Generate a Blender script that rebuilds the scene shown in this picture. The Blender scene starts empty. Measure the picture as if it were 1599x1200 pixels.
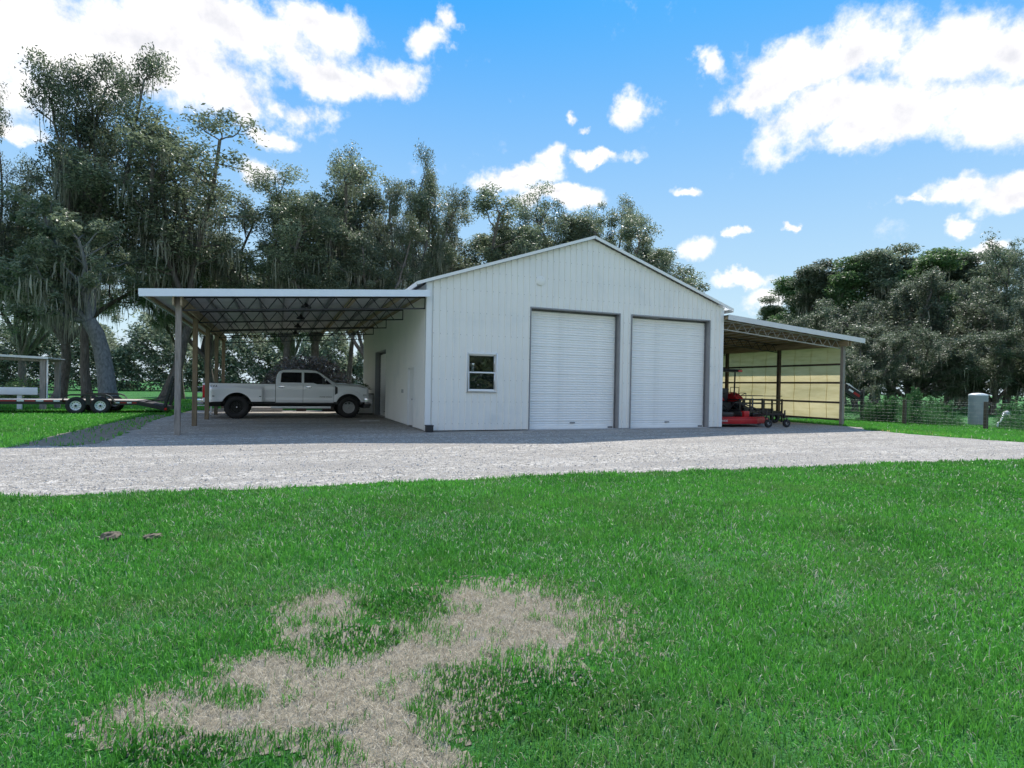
import bpy, bmesh, math, random
import numpy as np
from mathutils import Vector, Matrix, Euler

S = bpy.context.scene
COL = S.collection
R = math.radians

# ------------------------------------------------------------------ camera
CAM_POS = np.array([-4.522, -18.328, 1.5275])
YAW, PITCH, ROLL, FPX, SHY = 0.3895, -0.0088, 0.0175, 893.5, 11.41
_fw = np.array([math.sin(YAW)*math.cos(PITCH), math.cos(YAW)*math.cos(PITCH), math.sin(PITCH)])
_r = np.array([math.cos(YAW), -math.sin(YAW), 0.0])
_u = np.cross(_r, _fw)
_r2 = _r*math.cos(ROLL) + _u*math.sin(ROLL)
_u2 = np.cross(_r2, _fw)
cam_d = bpy.data.cameras.new("camera")
cam = bpy.data.objects.new("camera", cam_d)
COL.objects.link(cam)
M = Matrix(((_r2[0], _u2[0], -_fw[0], CAM_POS[0]), (_r2[1], _u2[1], -_fw[1], CAM_POS[1]),
            (_r2[2], _u2[2], -_fw[2], CAM_POS[2]), (0, 0, 0, 1)))
cam.matrix_world = M
cam_d.sensor_fit = 'HORIZONTAL'
cam_d.sensor_width = 36.0
cam_d.lens = 36.0*FPX/1599.0
cam_d.shift_y = SHY/1599.0
cam_d.clip_start = 0.05
cam_d.clip_end = 3000
S.camera = cam

def sight(x, y):
    "direction of a point of the photograph (1599 x 1200), forward component 1"
    return _fw + _r2*(x-799.5)/FPX + _u2*(600+SHY-y)/FPX

def at(x, y, depth):
    return CAM_POS + depth*sight(x, y)

def ground_at(x, depth, z=0.0):
    "ground point under image column x at a depth"
    p = CAM_POS + depth*sight(x, 605)
    return np.array([p[0], p[1], z])

def project(P):
    d = np.asarray(P, float) - CAM_POS
    z = d @ _fw
    return 799.5 + FPX*(d @ _r2)/z, 600 + SHY - FPX*(d @ _u2)/z, z

# ------------------------------------------------------------------ light
SUN_DIR = Vector((0.50, 0.62, 1.0)).normalized()
SUN_EL = math.asin(SUN_DIR.z)
SUN_AZ = math.atan2(SUN_DIR.x, SUN_DIR.y)
EXPOSURE = 1.22
SKY_STRENGTH = 0.12
sun_d = bpy.data.lights.new("sun", 'SUN')
sun_d.energy = 2.7
sun_d.angle = R(0.53)
sun_d.color = (1.0, 0.95, 0.88)
sun = bpy.data.objects.new("sun", sun_d)
sun.rotation_euler = (-SUN_DIR).to_track_quat('-Z', 'Y').to_euler()
sun.location = (30, 40, 60)
COL.objects.link(sun)

S.view_settings.view_transform = 'Standard'
S.view_settings.look = 'None'
S.view_settings.gamma = 1.0
S.view_settings.use_curve_mapping = False
S.view_settings.exposure = EXPOSURE

W = bpy.data.worlds.new("World")
S.world = W
W.use_nodes = True
nt = W.node_tree
nt.nodes.clear()

class NT:
    "terse node building"
    def __init__(self, tree): self.t = tree
    def n(self, typ, ins=None, **kw):
        nd = self.t.nodes.new(typ)
        for k, v in kw.items(): setattr(nd, k, v)
        if ins:
            for k, v in ins.items():
                s = nd.inputs[k]
                if isinstance(v, bpy.types.NodeSocket): self.t.links.new(v, s)
                else: s.default_value = v
        return nd
    def math(self, op, a, b=None, c=None, clamp=False):
        ins = {0: a}
        if b is not None: ins[1] = b
        if c is not None: ins[2] = c
        return self.n('ShaderNodeMath', ins, operation=op, use_clamp=clamp).outputs[0]
    def vec(self, op, a, b=None, c=None):
        ins = {0: a}
        if b is not None: ins[1] = b
        if c is not None: ins[2] = c
        nd = self.n('ShaderNodeVectorMath', ins, operation=op)
        return nd.outputs['Value'] if op in ('LENGTH', 'DOT_PRODUCT', 'DISTANCE') else nd.outputs[0]
    def smooth(self, v, a, b, lo=0.0, hi=1.0):
        nd = self.n('ShaderNodeMapRange', {0: v, 1: a, 2: b, 3: lo, 4: hi}, interpolation_type='SMOOTHSTEP')
        return nd.outputs[0]
    def lin(self, v, a, b, lo=0.0, hi=1.0):
        return self.n('ShaderNodeMapRange', {0: v, 1: a, 2: b, 3: lo, 4: hi}).outputs[0]
    def mix(self, f, a, b, blend='MIX'):
        nd = self.t.nodes.new('ShaderNodeMix'); nd.data_type = 'RGBA'; nd.blend_type = blend
        for i, v in ((0, f), (6, a), (7, b)):
            s = nd.inputs[i]
            if isinstance(v, bpy.types.NodeSocket): self.t.links.new(v, s)
            else: s.default_value = v if i == 0 else (tuple(v)+(1,))[:4]
        return nd.outputs[2]
    def noise(self, vec, scale, detail=4, rough=.55, out='Fac', dist=0.0):
        nd = self.n('ShaderNodeTexNoise', {'Scale': scale, 'Detail': detail, 'Roughness': rough, 'Distortion': dist})
        if vec is not None: self.t.links.new(vec, nd.inputs['Vector'])
        return nd.outputs[0 if out == 'Fac' else 1]
    def link(self, a, b): self.t.links.new(a, b)

w = NT(nt)
sky = w.n('ShaderNodeTexSky', sky_type='NISHITA', sun_disc=False)
sky.sun_elevation = SUN_EL
sky.sun_rotation = SUN_AZ
sky.air_density = 1.0
sky.dust_density = 0.15
sky.ozone_density = 2.6
sky.altitude = 20
tc = w.n('ShaderNodeTexCoord').outputs['Generated']
sep = w.n('ShaderNodeSeparateXYZ', {0: tc})
az = w.math('ARCTAN2', sep.outputs[0], sep.outputs[1])
el = w.math('ARCSINE', sep.outputs[2])
wob = w.noise(tc, 7.0, 5, .6, 'Color')
wobv = w.vec('SUBTRACT', wob, (.5, .5, .5))
ae = w.n('ShaderNodeCombineXYZ', {0: az, 1: el, 2: 0.0}).outputs[0]
ae1 = w.vec('MULTIPLY_ADD', wobv, (.16, .09, 0), ae)
wob2 = w.vec('SUBTRACT', w.noise(tc, 24.0, 5, .65, 'Color'), (.5, .5, .5))
ae2 = w.vec('MULTIPLY_ADD', wob2, (.060, .034, 0), ae1)
# cumulus clouds: (photo x, photo y, half width, half height)
CLOUDS = [(60, 45, 190, 75), (210, 60, 190, 62), (360, 48, 190, 55), (190, 125, 130, 36), (300, 120, 130, 38), (500, 38, 80, 38),
          (520, 118, 115, 34), (610, 122, 55, 34), (655, 68, 30, 26), (692, 44, 22, 22), (395, 166, 46, 24), (485, 178, 32, 22),
          (430, 205, 34, 15), (385, 262, 26, 22), (30, 208, 45, 16), (-80, 110, 170, 70),
          (1345, 76, 75, 56), (1480, 88, 140, 62), (1580, 80, 110, 60), (1215, 118, 115, 50), (1105, 98, 26, 22), (1170, 142, 66, 30),
          (1280, 185, 105, 48), (1400, 180, 170, 62), (1560, 180, 120, 48), (1340, 222, 110, 28), (1700, 140, 180, 66),
          (1475, 302, 90, 24), (1580, 304, 80, 26), (1472, 354, 28, 11), (1405, 318, 40, 9),
          (998, 163, 36, 24), (888, 190, 18, 11), (918, 206, 17, 7), (936, 248, 50, 12), (800, 282, 62, 22), (852, 258, 24, 22),
          (870, 312, 74, 18), (1083, 284, 24, 8), (1088, 392, 32, 17), (1168, 440, 55, 11), (1165, 362, 18, 7), (1238, 351, 13, 7),
          (1200, 462, 40, 18), (1520, 392, 40, 8)]
K = 1.0/(SKY_STRENGTH*2**EXPOSURE)     # turns a displayed value into world radiance
dmin = None
for (cx, cy, rx, ry) in CLOUDS:
    d = sight(cx, cy); d = d/np.linalg.norm(d)
    a0, e0 = math.atan2(d[0], d[1]), math.asin(d[2])
    d1 = sight(cx+rx, cy); d1 = d1/np.linalg.norm(d1)
    d2 = sight(cx, cy-ry); d2 = d2/np.linalg.norm(d2)
    ra = max(abs(math.atan2(d1[0], d1[1])-a0), .01)*1.12
    re = max(abs(math.asin(d2[2])-e0), .006)*1.12
    q = w.vec('MULTIPLY_ADD', ae2, (1/ra, 1/re, 0), (-a0/ra, -e0/re, 0))
    ln = w.vec('LENGTH', q)
    if rx < 45: ln = w.math('MULTIPLY_ADD', ln, .72, .30)
    dmin = ln if dmin is None else w.math('SMOOTH_MIN', dmin, ln, .18)
# same cloud kind all round, cover raised out of view for whiter fill
flat = w.vec('MULTIPLY', tc, (1.0, 1.0, 2.0))
field = w.noise(flat, 2.3, 3, .5)
cdir = sight(800, 300); cdir = cdir/np.linalg.norm(cdir)
away = w.smooth(w.vec('DOT_PRODUCT', tc, tuple(cdir)), .80, .66)
gen = w.math('MULTIPLY', w.lin(field, .44, .62, 0, 1.0), away)
dens0 = w.math('MAXIMUM', w.math('SUBTRACT', 1.0, dmin), w.math('SUBTRACT', gen, .35))
fb = w.noise(tc, 11.0, 10, .66)
up = w.vec('ADD', tc, (0.012, 0.012, 0.035))
fb2 = w.noise(up, 11.0, 7, .66)
dens = w.math('ADD', dens0, w.math('MULTIPLY', w.math('SUBTRACT', fb, .5), 2.1))
alpha = w.math('MULTIPLY', w.smooth(dens, -.18, .54), w.smooth(sep.outputs[2], -.01, .05))
relief = w.math('MULTIPLY', w.math('SUBTRACT', fb, fb2), 3.0)
thick = w.smooth(dens, .25, 1.15)
lightness = w.math('ADD', w.math('SUBTRACT', .98, w.math('MULTIPLY', thick, .70)), relief, clamp=True)
ccol = w.mix(lightness, (.84*K, .85*K, .91*K), (1.22*K, 1.19*K, 1.18*K))
# the photograph's blue is deep and saturated: steepen the sky texture's own colour ratios
sc_ = w.n('ShaderNodeSeparateColor', {0: sky.outputs[0]})
rr = w.math('POWER', w.math('DIVIDE', sc_.outputs[0], sc_.outputs[2]), 2.7)
gg_ = w.math('POWER', w.math('DIVIDE', sc_.outputs[1], sc_.outputs[2]), 1.5)
blue = w.n('ShaderNodeCombineColor', {0: w.math('MINIMUM', rr, .80), 1: w.math('MINIMUM', gg_, .90), 2: 1.0}).outputs[0]
pale = w.math('MULTIPLY', w.math('POWER', w.lin(el, 0.60, 0.0), 1.15), .97)
skyc = w.mix(pale, blue, (.72, .86, .97))
skyc = w.vec('SCALE', skyc); skyc.node.inputs[3].default_value = 1.0*K
full = w.mix(alpha, skyc, ccol)
bg = w.n('ShaderNodeBackground', {'Color': full, 'Strength': SKY_STRENGTH})
wo = w.n('ShaderNodeOutputWorld')
w.link(bg.outputs[0], wo.inputs[0])

# ------------------------------------------------------------------ helpers
def tag(o, label=None, cat=None, group=None, kind=None):
    if label: o['label'] = label
    if cat: o['category'] = cat
    if group: o['group'] = group
    if kind: o['kind'] = kind
    return o

def thing(name, label, cat, loc=(0, 0, 0), rz=0.0, group=None):
    o = bpy.data.objects.new(name, None)
    o.empty_display_size = .2
    COL.objects.link(o)
    o.location = loc
    o.rotation_euler = (0, 0, rz)
    return tag(o, label, cat, group)

def link_mesh(name, me, mat=None, parent=None):
    o = bpy.data.objects.new(name, me)
    COL.objects.link(o)
    if mat is not None and not me.materials: me.materials.append(mat)
    if parent is not None: o.parent = parent
    return o

def copy_tree(o, parent=None):
    c = o.copy(); COL.objects.link(c)
    if parent is not None: c.parent = parent
    for ch in list(o.children): copy_tree(ch, c)
    return c

def np_mesh(name, V, quads=None, tris=None, tint=None, smooth=False):
    me = bpy.data.meshes.new(name)
    V = np.asarray(V, np.float32)
    parts, lens = [], []
    if quads is not None and len(quads):
        parts.append(np.asarray(quads, np.int32).ravel()); lens.append(np.full(len(quads), 4, np.int32))
    if tris is not None and len(tris):
        parts.append(np.asarray(tris, np.int32).ravel()); lens.append(np.full(len(tris), 3, np.int32))
    loops = np.concatenate(parts); ln = np.concatenate(lens)
    st = np.concatenate(([0], np.cumsum(ln)[:-1])).astype(np.int32)
    me.vertices.add(len(V)); me.vertices.foreach_set('co', V.ravel())
    me.loops.add(len(loops)); me.loops.foreach_set('vertex_index', loops)
    me.polygons.add(len(ln)); me.polygons.foreach_set('loop_start', st)
    me.polygons.foreach_set('use_smooth', np.full(len(ln), smooth, bool))
    me.update(calc_edges=True)
    if tint is not None:
        a = me.attributes.new('tint', 'FLOAT', 'POINT')
        a.data.foreach_set('value', np.asarray(tint, np.float32))
    me.validate()
    return me

class MB:
    "collects shapes and links them as one mesh"
    def __init__(self): self.v, self.f, self.sm = [], [], []
    def add(self, V, F, smooth=False, M=None):
        b = len(self.v)
        for p in V:
            p = Vector(p)
            self.v.append(tuple(M @ p) if M is not None else tuple(p))
        for f in F:
            self.f.append(tuple(i+b for i in f)); self.sm.append(smooth)
        return self
    def box(self, c, s, M=None, rz=0, ch=0.0):
        x, y, z = s[0]/2, s[1]/2, s[2]/2
        V = [(sx*x, sy*y, sz*z) for sz in (-1, 1) for sy in (-1, 1) for sx in (-1, 1)]
        F = [(0, 2, 3, 1), (4, 5, 7, 6), (0, 1, 5, 4), (2, 6, 7, 3), (0, 4, 6, 2), (1, 3, 7, 5)]
        m = Matrix.Translation(c) @ Matrix.Rotation(rz, 4, 'Z')
        if M is not None: m = M @ m
        return self.add(V, F, False, m)
    def span(self, a, b, M=None):
        a, b = Vector(a), Vector(b)
        return self.box((a+b)/2, [abs(t) for t in (b-a)], M)
    def bar(self, a, b, wd, ht, up=(0, 0, 1)):
        a, b = Vector(a), Vector(b); d = b-a; L = d.length; d = d/L
        up = Vector(up)
        if abs(d.dot(up)) > .98: up = Vector((0, 1, 0))
        x = d.cross(up).normalized(); z = x.cross(d)
        m = Matrix((x.to_4d(), d.to_4d(), z.to_4d(), (0, 0, 0, 1))).transposed()
        for i in range(3): m[3][i] = 0
        m[3][3] = 1
        m.translation = (a+b)/2
        return self.box((0, 0, 0), (wd, L, ht), m)
    def tube(self, pts, rad, n=8, cap=True, smooth=True):
        pts = [Vector(p) for p in pts]
        if not hasattr(rad, '__len__'): rad = [rad]*len(pts)
        V, F = [], []
        prev = None
        for i, p in enumerate(pts):
            d = (pts[min(i+1, len(pts)-1)]-pts[max(i-1, 0)])
            d = d.normalized() if d.length > 1e-9 else Vector((0, 0, 1))
            if prev is None:
                a = d.orthogonal().normalized()
            else:
                a = (prev - d*prev.dot(d)); a = a.normalized() if a.length > 1e-6 else d.orthogonal().normalized()
            prev = a; b = d.cross(a)
            for k in range(n):
                t = 2*math.pi*k/n
                V.append(p + (a*math.cos(t)+b*math.sin(t))*rad[i])
        for i in range(len(pts)-1):
            for k in range(n):
                F.append((i*n+k, i*n+(k+1) % n, (i+1)*n+(k+1) % n, (i+1)*n+k))
        self.add(V, F, smooth)
        if cap:
            self.add(V[:n], [tuple(reversed(range(n)))]); self.add(V[-n:], [tuple(range(n))])
        return self
    def lathe(self, prof, n=24, M=None, smooth=True, close=False):
        "profile (radius, height) turned round local Z"
        V, F = [], []
        for (r, h) in prof:
            for k in range(n):
                t = 2*math.pi*k/n
                V.append((r*math.cos(t), r*math.sin(t), h))
        m = len(prof)
        for i in range(m if close else m-1):
            j = (i+1) % m
            for k in range(n):
                F.append((i*n+k, i*n+(k+1) % n, j*n+(k+1) % n, j*n+k))
        return self.add(V, F, smooth, M)
    def prism(self, poly, a, b, axis='y', M=None, inset=0.0):
        "polygon (p, q) swept along an axis from a to b; axis y: (x, z); x: (y, z); z: (x, y)"
        n = len(poly)
        cx = sum(p[0] for p in poly)/n; cy = sum(p[1] for p in poly)/n
        def put(p, t):
            return {'y': (p[0], t, p[1]), 'x': (t, p[0], p[1]), 'z': (p[0], p[1], t)}[axis]
        V = [put(p, a) for p in poly] + [put(p, b) for p in poly]
        F = [tuple(range(n)), tuple(range(2*n-1, n-1, -1))]
        for i in range(n):
            j = (i+1) % n
            F.append((i, i+n, j+n, j))
        return self.add(V, F, False, M)
    def build(self, name, mat, parent=None, bevel=0.0, seg=2, angle=30, smooth=None):
        me = bpy.data.meshes.new(name)
        me.from_pydata(self.v, [], self.f)
        if bevel > 0 or True:
            bm = bmesh.new(); bm.from_mesh(me)
            for f, s in zip(bm.faces, self.sm): f.smooth = s if smooth is None else smooth
            if bevel > 0:
                bmesh.ops.remove_doubles(bm, verts=bm.verts, dist=1e-5)
                bmesh.ops.recalc_face_normals(bm, faces=bm.faces)
                ed = [e for e in bm.edges if len(e.link_faces) == 2 and e.calc_face_angle(0) > R(angle)]
                bmesh.ops.bevel(bm, geom=ed, offset=bevel, segments=seg, profile=.6, affect='EDGES', clamp_overlap=True)
                if smooth is not False:
                    for f in bm.faces: f.smooth = True
            else:
                bmesh.ops.recalc_face_normals(bm, faces=bm.faces)
            bm.to_mesh(me); bm.free()
        if bevel > 0 and smooth is not False:
            try: me.set_sharp_from_angle(angle=R(35))
            except Exception: pass
        return link_mesh(name, me, mat, parent)

def text_mesh(body, size, depth=.004):
    cu = bpy.data.curves.new('lettering', 'FONT')
    cu.body = body; cu.size = size; cu.extrude = depth; cu.align_x = 'LEFT'
    o = bpy.data.objects.new('lettering', cu)
    COL.objects.link(o)
    dg = bpy.context.evaluated_depsgraph_get()
    me = bpy.data.meshes.new_from_object(o.evaluated_get(dg))
    bpy.data.objects.remove(o)
    me.materials.clear()
    return me

# ------------------------------------------------------------------ materials
MATS = {}
def material(name, col=(.5, .5, .5), rough=.6, metal=0.0, spec=.5, var=0.0, vscale=3.0, bump=0.0, bscale=40.0, dirt=None, dscale=1.5,
             stretch=(1, 1, 1), coat=0.0):
    if name in MATS: return MATS[name]
    m = bpy.data.materials.new(name); m.use_nodes = True
    t = NT(m.node_tree); m.node_tree.nodes.clear()
    oc = t.n('ShaderNodeTexCoord').outputs['Object']
    v = t.vec('MULTIPLY', oc, stretch)
    c = tuple(col)+(1,)
    p = t.n('ShaderNodeBsdfPrincipled', {'Roughness': rough, 'Metallic': metal, 'Specular IOR Level': spec, 'Coat Weight': coat})
    src = None
    if var > 0:
        f = t.noise(v, vscale, 6, .6)
        lo = tuple(x*(1-var) for x in col); hi = tuple(min(1, x*(1+var)) for x in col)
        src = t.mix(t.lin(f, .3, .7), lo, hi)
    if dirt is not None:
        f = t.noise(v, dscale, 7, .65)
        src = t.mix(t.smooth(f, .52, .75), src if src is not None else c[:3], dirt)
    if src is not None: t.link(src, p.inputs['Base Color'])
    else: p.inputs['Base Color'].default_value = c
    if bump > 0:
        b = t.n('ShaderNodeBump', {'Strength': bump, 'Distance': .02, 'Height': t.noise(v, bscale, 5, .6)})
        t.link(b.outputs[0], p.inputs['Normal'])
    t.link(p.outputs[0], t.n('ShaderNodeOutputMaterial').inputs[0])
    MATS[name] = m
    return m

def leafy(name, lo, hi, rough=.45, trans=.35, spec=.5, objvar=.25, dry=None, dryfrac=0.0, drift=False):
    "leaf or grass: per-leaf tint, thin and a little see-through"
    m = bpy.data.materials.new(name); m.use_nodes = True
    t = NT(m.node_tree); m.node_tree.nodes.clear()
    a = t.n('ShaderNodeAttribute', attribute_name='tint').outputs['Fac']
    c = t.mix(a, lo, hi)
    if drift:
        oc = t.n('ShaderNodeTexCoord').outputs['Object']
        c = t.mix(t.math('MULTIPLY', t.smooth(t.noise(oc, .9, 5, .6), .45, .70), .60), c, (.13, .26, .065))
        c = t.mix(t.math('MULTIPLY', t.smooth(t.noise(oc, 2.6, 4, .6), .50, .72), .45), c, (.030, .17, .03))
    if dry is not None:
        c = t.mix(t.math('GREATER_THAN', a, 1.0-dryfrac), c, dry)
    if objvar > 0:
        rnd = t.n('ShaderNodeObjectInfo').outputs['Random']
        c = t.mix(1.0, c, t.mix(rnd, (1-objvar,)*3, (1+objvar,)*3), 'MULTIPLY')
    p = t.n('ShaderNodeBsdfPrincipled', {'Base Color': c, 'Roughness': rough, 'Specular IOR Level': spec})
    tr = t.n('ShaderNodeBsdfTranslucent', {'Color': c})
    mx = t.n('ShaderNodeMixShader', {0: trans, 1: p.outputs[0], 2: tr.outputs[0]})
    t.link(mx.outputs[0], t.n('ShaderNodeOutputMaterial').inputs[0])
    MATS[name] = m
    return m

SIDING = material('white_siding', (.85, .83, .78), .30, 0, .5, var=.03, vscale=.8, dirt=(.76, .76, .73), dscale=.7)
TRIM_WHITE = material('white_trim', (.80, .80, .785), .35, var=.03)
TRIM_GREY = material('grey_jamb', (.27, .27, .28), .5, var=.08)
SLAT = material('white_shutter', (.90, .885, .85), .4, var=.04, vscale=2, dirt=(.78, .77, .74), dscale=1.2)
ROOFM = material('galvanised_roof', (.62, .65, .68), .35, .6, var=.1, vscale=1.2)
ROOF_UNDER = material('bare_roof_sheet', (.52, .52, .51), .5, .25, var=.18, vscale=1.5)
FASCIA = material('pale_fascia', (.78, .84, .90), .32, 0, .5, var=.03)
FASCIA_G = material('grey_fascia', (.55, .58, .61), .32, .3, var=.05)
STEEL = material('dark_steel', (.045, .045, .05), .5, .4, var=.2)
STEEL_G = material('grey_steel', (.20, .20, .21), .5, .4, var=.2)
POST_GREY = material('weathered_post', (.27, .24, .21), .85, var=.35, vscale=5, stretch=(6, 6, .5), bump=.35, bscale=30)
POST_TAN = material('treated_post', (.20, .15, .095), .8, var=.35, vscale=5, stretch=(6, 6, .5), bump=.35, bscale=30)
PURLIN = material('purlin_wood', (.34, .27, .17), .8, var=.4, vscale=3, stretch=(4, .4, 4))
DARKWOOD = material('dark_girt', (.085, .065, .05), .8, var=.3, vscale=4)
BLACK = material('black_rubber', (.018, .018, .019), .75, var=.2)
BLACKP = material('black_paint', (.02, .02, .022), .4, var=.15)
PLASTIC = material('black_plastic', (.03, .03, .032), .55)
SILVER = material('silver_paint', (.88, .895, .93), .28, .0, .5, coat=.6)
CHROME = material('chrome', (.75, .75, .77), .15, 1.0)
TAILRED = material('red_lens', (.55, .01, .015), .2, 0, .6)
LENS = material('clear_lens', (.65, .66, .68), .12, .2, .7)
TINTED = material('tinted_glass', (.006, .007, .009), .06, 0, .7)
REDP = material('red_paint', (.42, .012, .018), .35, 0, .5, var=.15, dirt=(.25, .03, .03))
WHITEP = material('white_paint', (.78, .78, .77), .45, var=.05)
REDTAPE = material('red_tape', (.35, .015, .02), .35)
WHITETAPE = material('white_tape', (.8, .8, .8), .35)
CONCRETE = material('pale_concrete', (.42, .41, .40), .85, var=.2, vscale=8)
STEEL_LIT = material('ground_lit_steel', (.42, .42, .42), .5, .2, var=.15)  # right front truss: light off the ground painted in as paler steel
GALV = material('galvanised_wire', (.42, .42, .42), .5, .5)
BARK = material('oak_bark', (.115, .10, .085), .9, var=.5, vscale=4, stretch=(3, 3, .8), bump=.8, bscale=10, dirt=(.20, .205, .19), dscale=2.5)
BARK_BLUE = material('lichened_bark', (.155, .16, .155), .9, var=.45, vscale=5, stretch=(2, 2, .9), bump=.8, bscale=9, dirt=(.10, .10, .095), dscale=3)
OAKLEAF = leafy('oak_leaf', (.072, .098, .056), (.275, .325, .20), .45, .42, .5, .20)
WOODLEAF = leafy('woodland_leaf', (.060, .084, .050), (.225, .272, .172), .5, .38, .32, .20)
GREENLEAF = leafy('fresh_leaf', (.07, .13, .05), (.17, .28, .105), .5, .45, .3, .2)
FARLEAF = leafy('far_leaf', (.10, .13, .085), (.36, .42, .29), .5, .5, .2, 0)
MOSS = leafy('moss_strand', (.17, .18, .14), (.40, .41, .32), .8, .4, .1, .15)
WEED = leafy('weed_leaf', (.03, .10, .03), (.10, .24, .08), .5, .4, .3, .15)
GRASSM = leafy('grass_blade', (.028, .140, .018), (.155, .50, .068), .45, .36, .28, 0, dry=(.52, .53, .42), dryfrac=.06, drift=True)
STRAW = leafy('straw', (.38, .33, .24), (.68, .61, .48), .8, .2, .2, 0)
DEADLEAF = leafy('dead_leaf', (.06, .05, .042), (.25, .215, .18), .7, .2, .2, 0)
# ------------------------------------------------------------------ ground, road
rng = np.random.default_rng(7)
random.seed(7)

def in_poly(x, y, poly):
    x = np.asarray(x, float); y = np.asarray(y, float)
    ins = np.zeros(x.shape, bool)
    n = len(poly); j = n-1
    for i in range(n):
        xi, yi = poly[i]; xj, yj = poly[j]
        c = ((yi > y) != (yj > y)) & (x < (xj-xi)*(y-yi)/(yj-yi+1e-12)+xi)
        ins ^= c; j = i
    return ins

def ragged(poly, step=.35, amp=.10, seed=1, skip=()):
    r = np.random.default_rng(seed); out = []
    for i in range(len(poly)):
        a = np.array(poly[i], float); b = np.array(poly[(i+1) % len(poly)], float)
        L = np.linalg.norm(b-a)
        if L > 70: out.append(tuple(a)); continue
        n = max(1, int(L/step)); d = (b-a)/L; nn = np.array([-d[1], d[0]])
        for k in range(n):
            out.append(tuple(a+(b-a)*k/n + nn*r.normal(0, amp)*(0.3 if k == 0 else 1)))
    return out

ROAD = [(-60, -9.2), (-30, -9.0), (-7.5, -9.15), (-6.4, -9.3), (-4.8, -9.42), (-.8, -9.42), (1.7, -9.55), (4.5, -9.8), (8.2, -9.95), (12.1, -10.4),
        (15, -11.6), (18, -14), (22, -22), (26, -20), (21.6, -13), (18.9, -9), (17.95, -7.5), (17.6, -5.8), (17.45, -4.1), (17.75, -2.1),
        (19.1, -1.1), (19.15, 15.4), (-8.6, 15.4), (-8.75, 11), (-8.9, 7.6), (-8.5, 2), (-8.45, -2.2), (-9.9, -2.6), (-14, -2.9), (-30, -3.3), (-60, -3.5)]
ROADR = ragged(ROAD, .3, .07, 3)
def vnoise(x, y, s, seed):
    r = np.random.default_rng(seed); g_ = r.random((64, 64))
    u = (x*s) % 64; v = (y*s) % 64
    i = np.floor(u).astype(int) % 64; j = np.floor(v).astype(int) % 64; fu = u-np.floor(u); fv = v-np.floor(v)
    fu = fu*fu*(3-2*fu); fv = fv*fv*(3-2*fv); i2 = (i+1) % 64; j2 = (j+1) % 64
    return (g_[i, j]*(1-fu)+g_[i2, j]*fu)*(1-fv)+(g_[i, j2]*(1-fu)+g_[i2, j2]*fu)*fv

def floor_pt(px, py):
    d = sight(px, py); t = -CAM_POS[2]/d[2]
    return (CAM_POS + d*t)[:2]
_fh = _fw[:2]/np.linalg.norm(_fw[:2]); _rh = _r[:2]
def spots(lst):
    "worn spots as ellipses on the ground (centre, half width, half depth in metres)"
    out = []
    for (px, py, rx, ry) in lst:
        c = floor_pt(px, py)
        a = np.linalg.norm(floor_pt(px+rx, py)-c); b = .5*np.linalg.norm(floor_pt(px, py-ry)-floor_pt(px, py+ry))
        out.append((c, a, b))
    return out
BARE = spots([(785, 965, 125, 48), (720, 945, 60, 25), (865, 985, 45, 28), (660, 1015, 110, 30), (560, 1075, 150, 48), (415, 1050, 70, 25), (590, 1150, 80, 55), (500, 1105, 120, 30),
              (330, 1125, 110, 30), (235, 1110, 60, 26), (440, 1125, 60, 25), (505, 950, 50, 24), (475, 990, 30, 14), (560, 1215, 80, 25), (700, 1105, 40, 18), (690, 1190, 40, 16)])
GREEN = spots([(545, 1000, 85, 26), (800, 1085, 150, 48), (640, 950, 70, 24), (480, 1185, 90, 34), (265, 1165, 75, 26), (370, 1095, 34, 14)])
LOW = spots([(830, 1090, 170, 55), (280, 1170, 90, 30), (560, 1000, 80, 22), (640, 945, 80, 24)])
def field(x, y, lst):
    f = np.full(np.shape(x), -9.0)
    for (c, a, b) in lst:
        dx, dy = x-c[0], y-c[1]
        u = (dx*_rh[0]+dy*_rh[1])/a; v = (dx*_fh[0]+dy*_fh[1])/b
        f = np.maximum(f, 1-np.sqrt(u*u+v*v))
    return f
def bareness(x, y):
    n_ = .7*(vnoise(x, y, 6, 41)-.5)+.55*(vnoise(x, y, 17, 42)-.5)+.35*(vnoise(x, y, 45, 43)-.5)
    return field(x, y, BARE) - np.clip(field(x, y, GREEN)+.25, 0, 1)*1.1 + n_*.55

def ground_mat():
    m = bpy.data.materials.new('lawn_soil'); m.use_nodes = True
    t = NT(m.node_tree); m.node_tree.nodes.clear()
    oc = t.n('ShaderNodeTexCoord').outputs['Object']
    f1 = t.noise(oc, .35, 5, .6); f2 = t.noise(oc, 9.0, 6, .7); f3 = t.noise(oc, 60.0, 3, .6)
    c = t.mix(t.lin(f1, .35, .65), (.024, .15, .022), (.06, .25, .05))
    c = t.mix(t.smooth(f2, .50, .72), c, (.075, .15, .06))
    c = t.mix(t.math('MULTIPLY', t.smooth(f3, .42, .7), .6), c, (.012, .035, .012))
    p = t.n('ShaderNodeBsdfPrincipled', {'Base Color': c, 'Roughness': .85, 'Specular IOR Level': .2})
    b = t.n('ShaderNodeBump', {'Strength': .9, 'Distance': .06, 'Height': t.math('ADD', f3, f2)})
    t.link(b.outputs[0], p.inputs['Normal'])
    t.link(p.outputs[0], t.n('ShaderNodeOutputMaterial').inputs[0])
    return m

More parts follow.
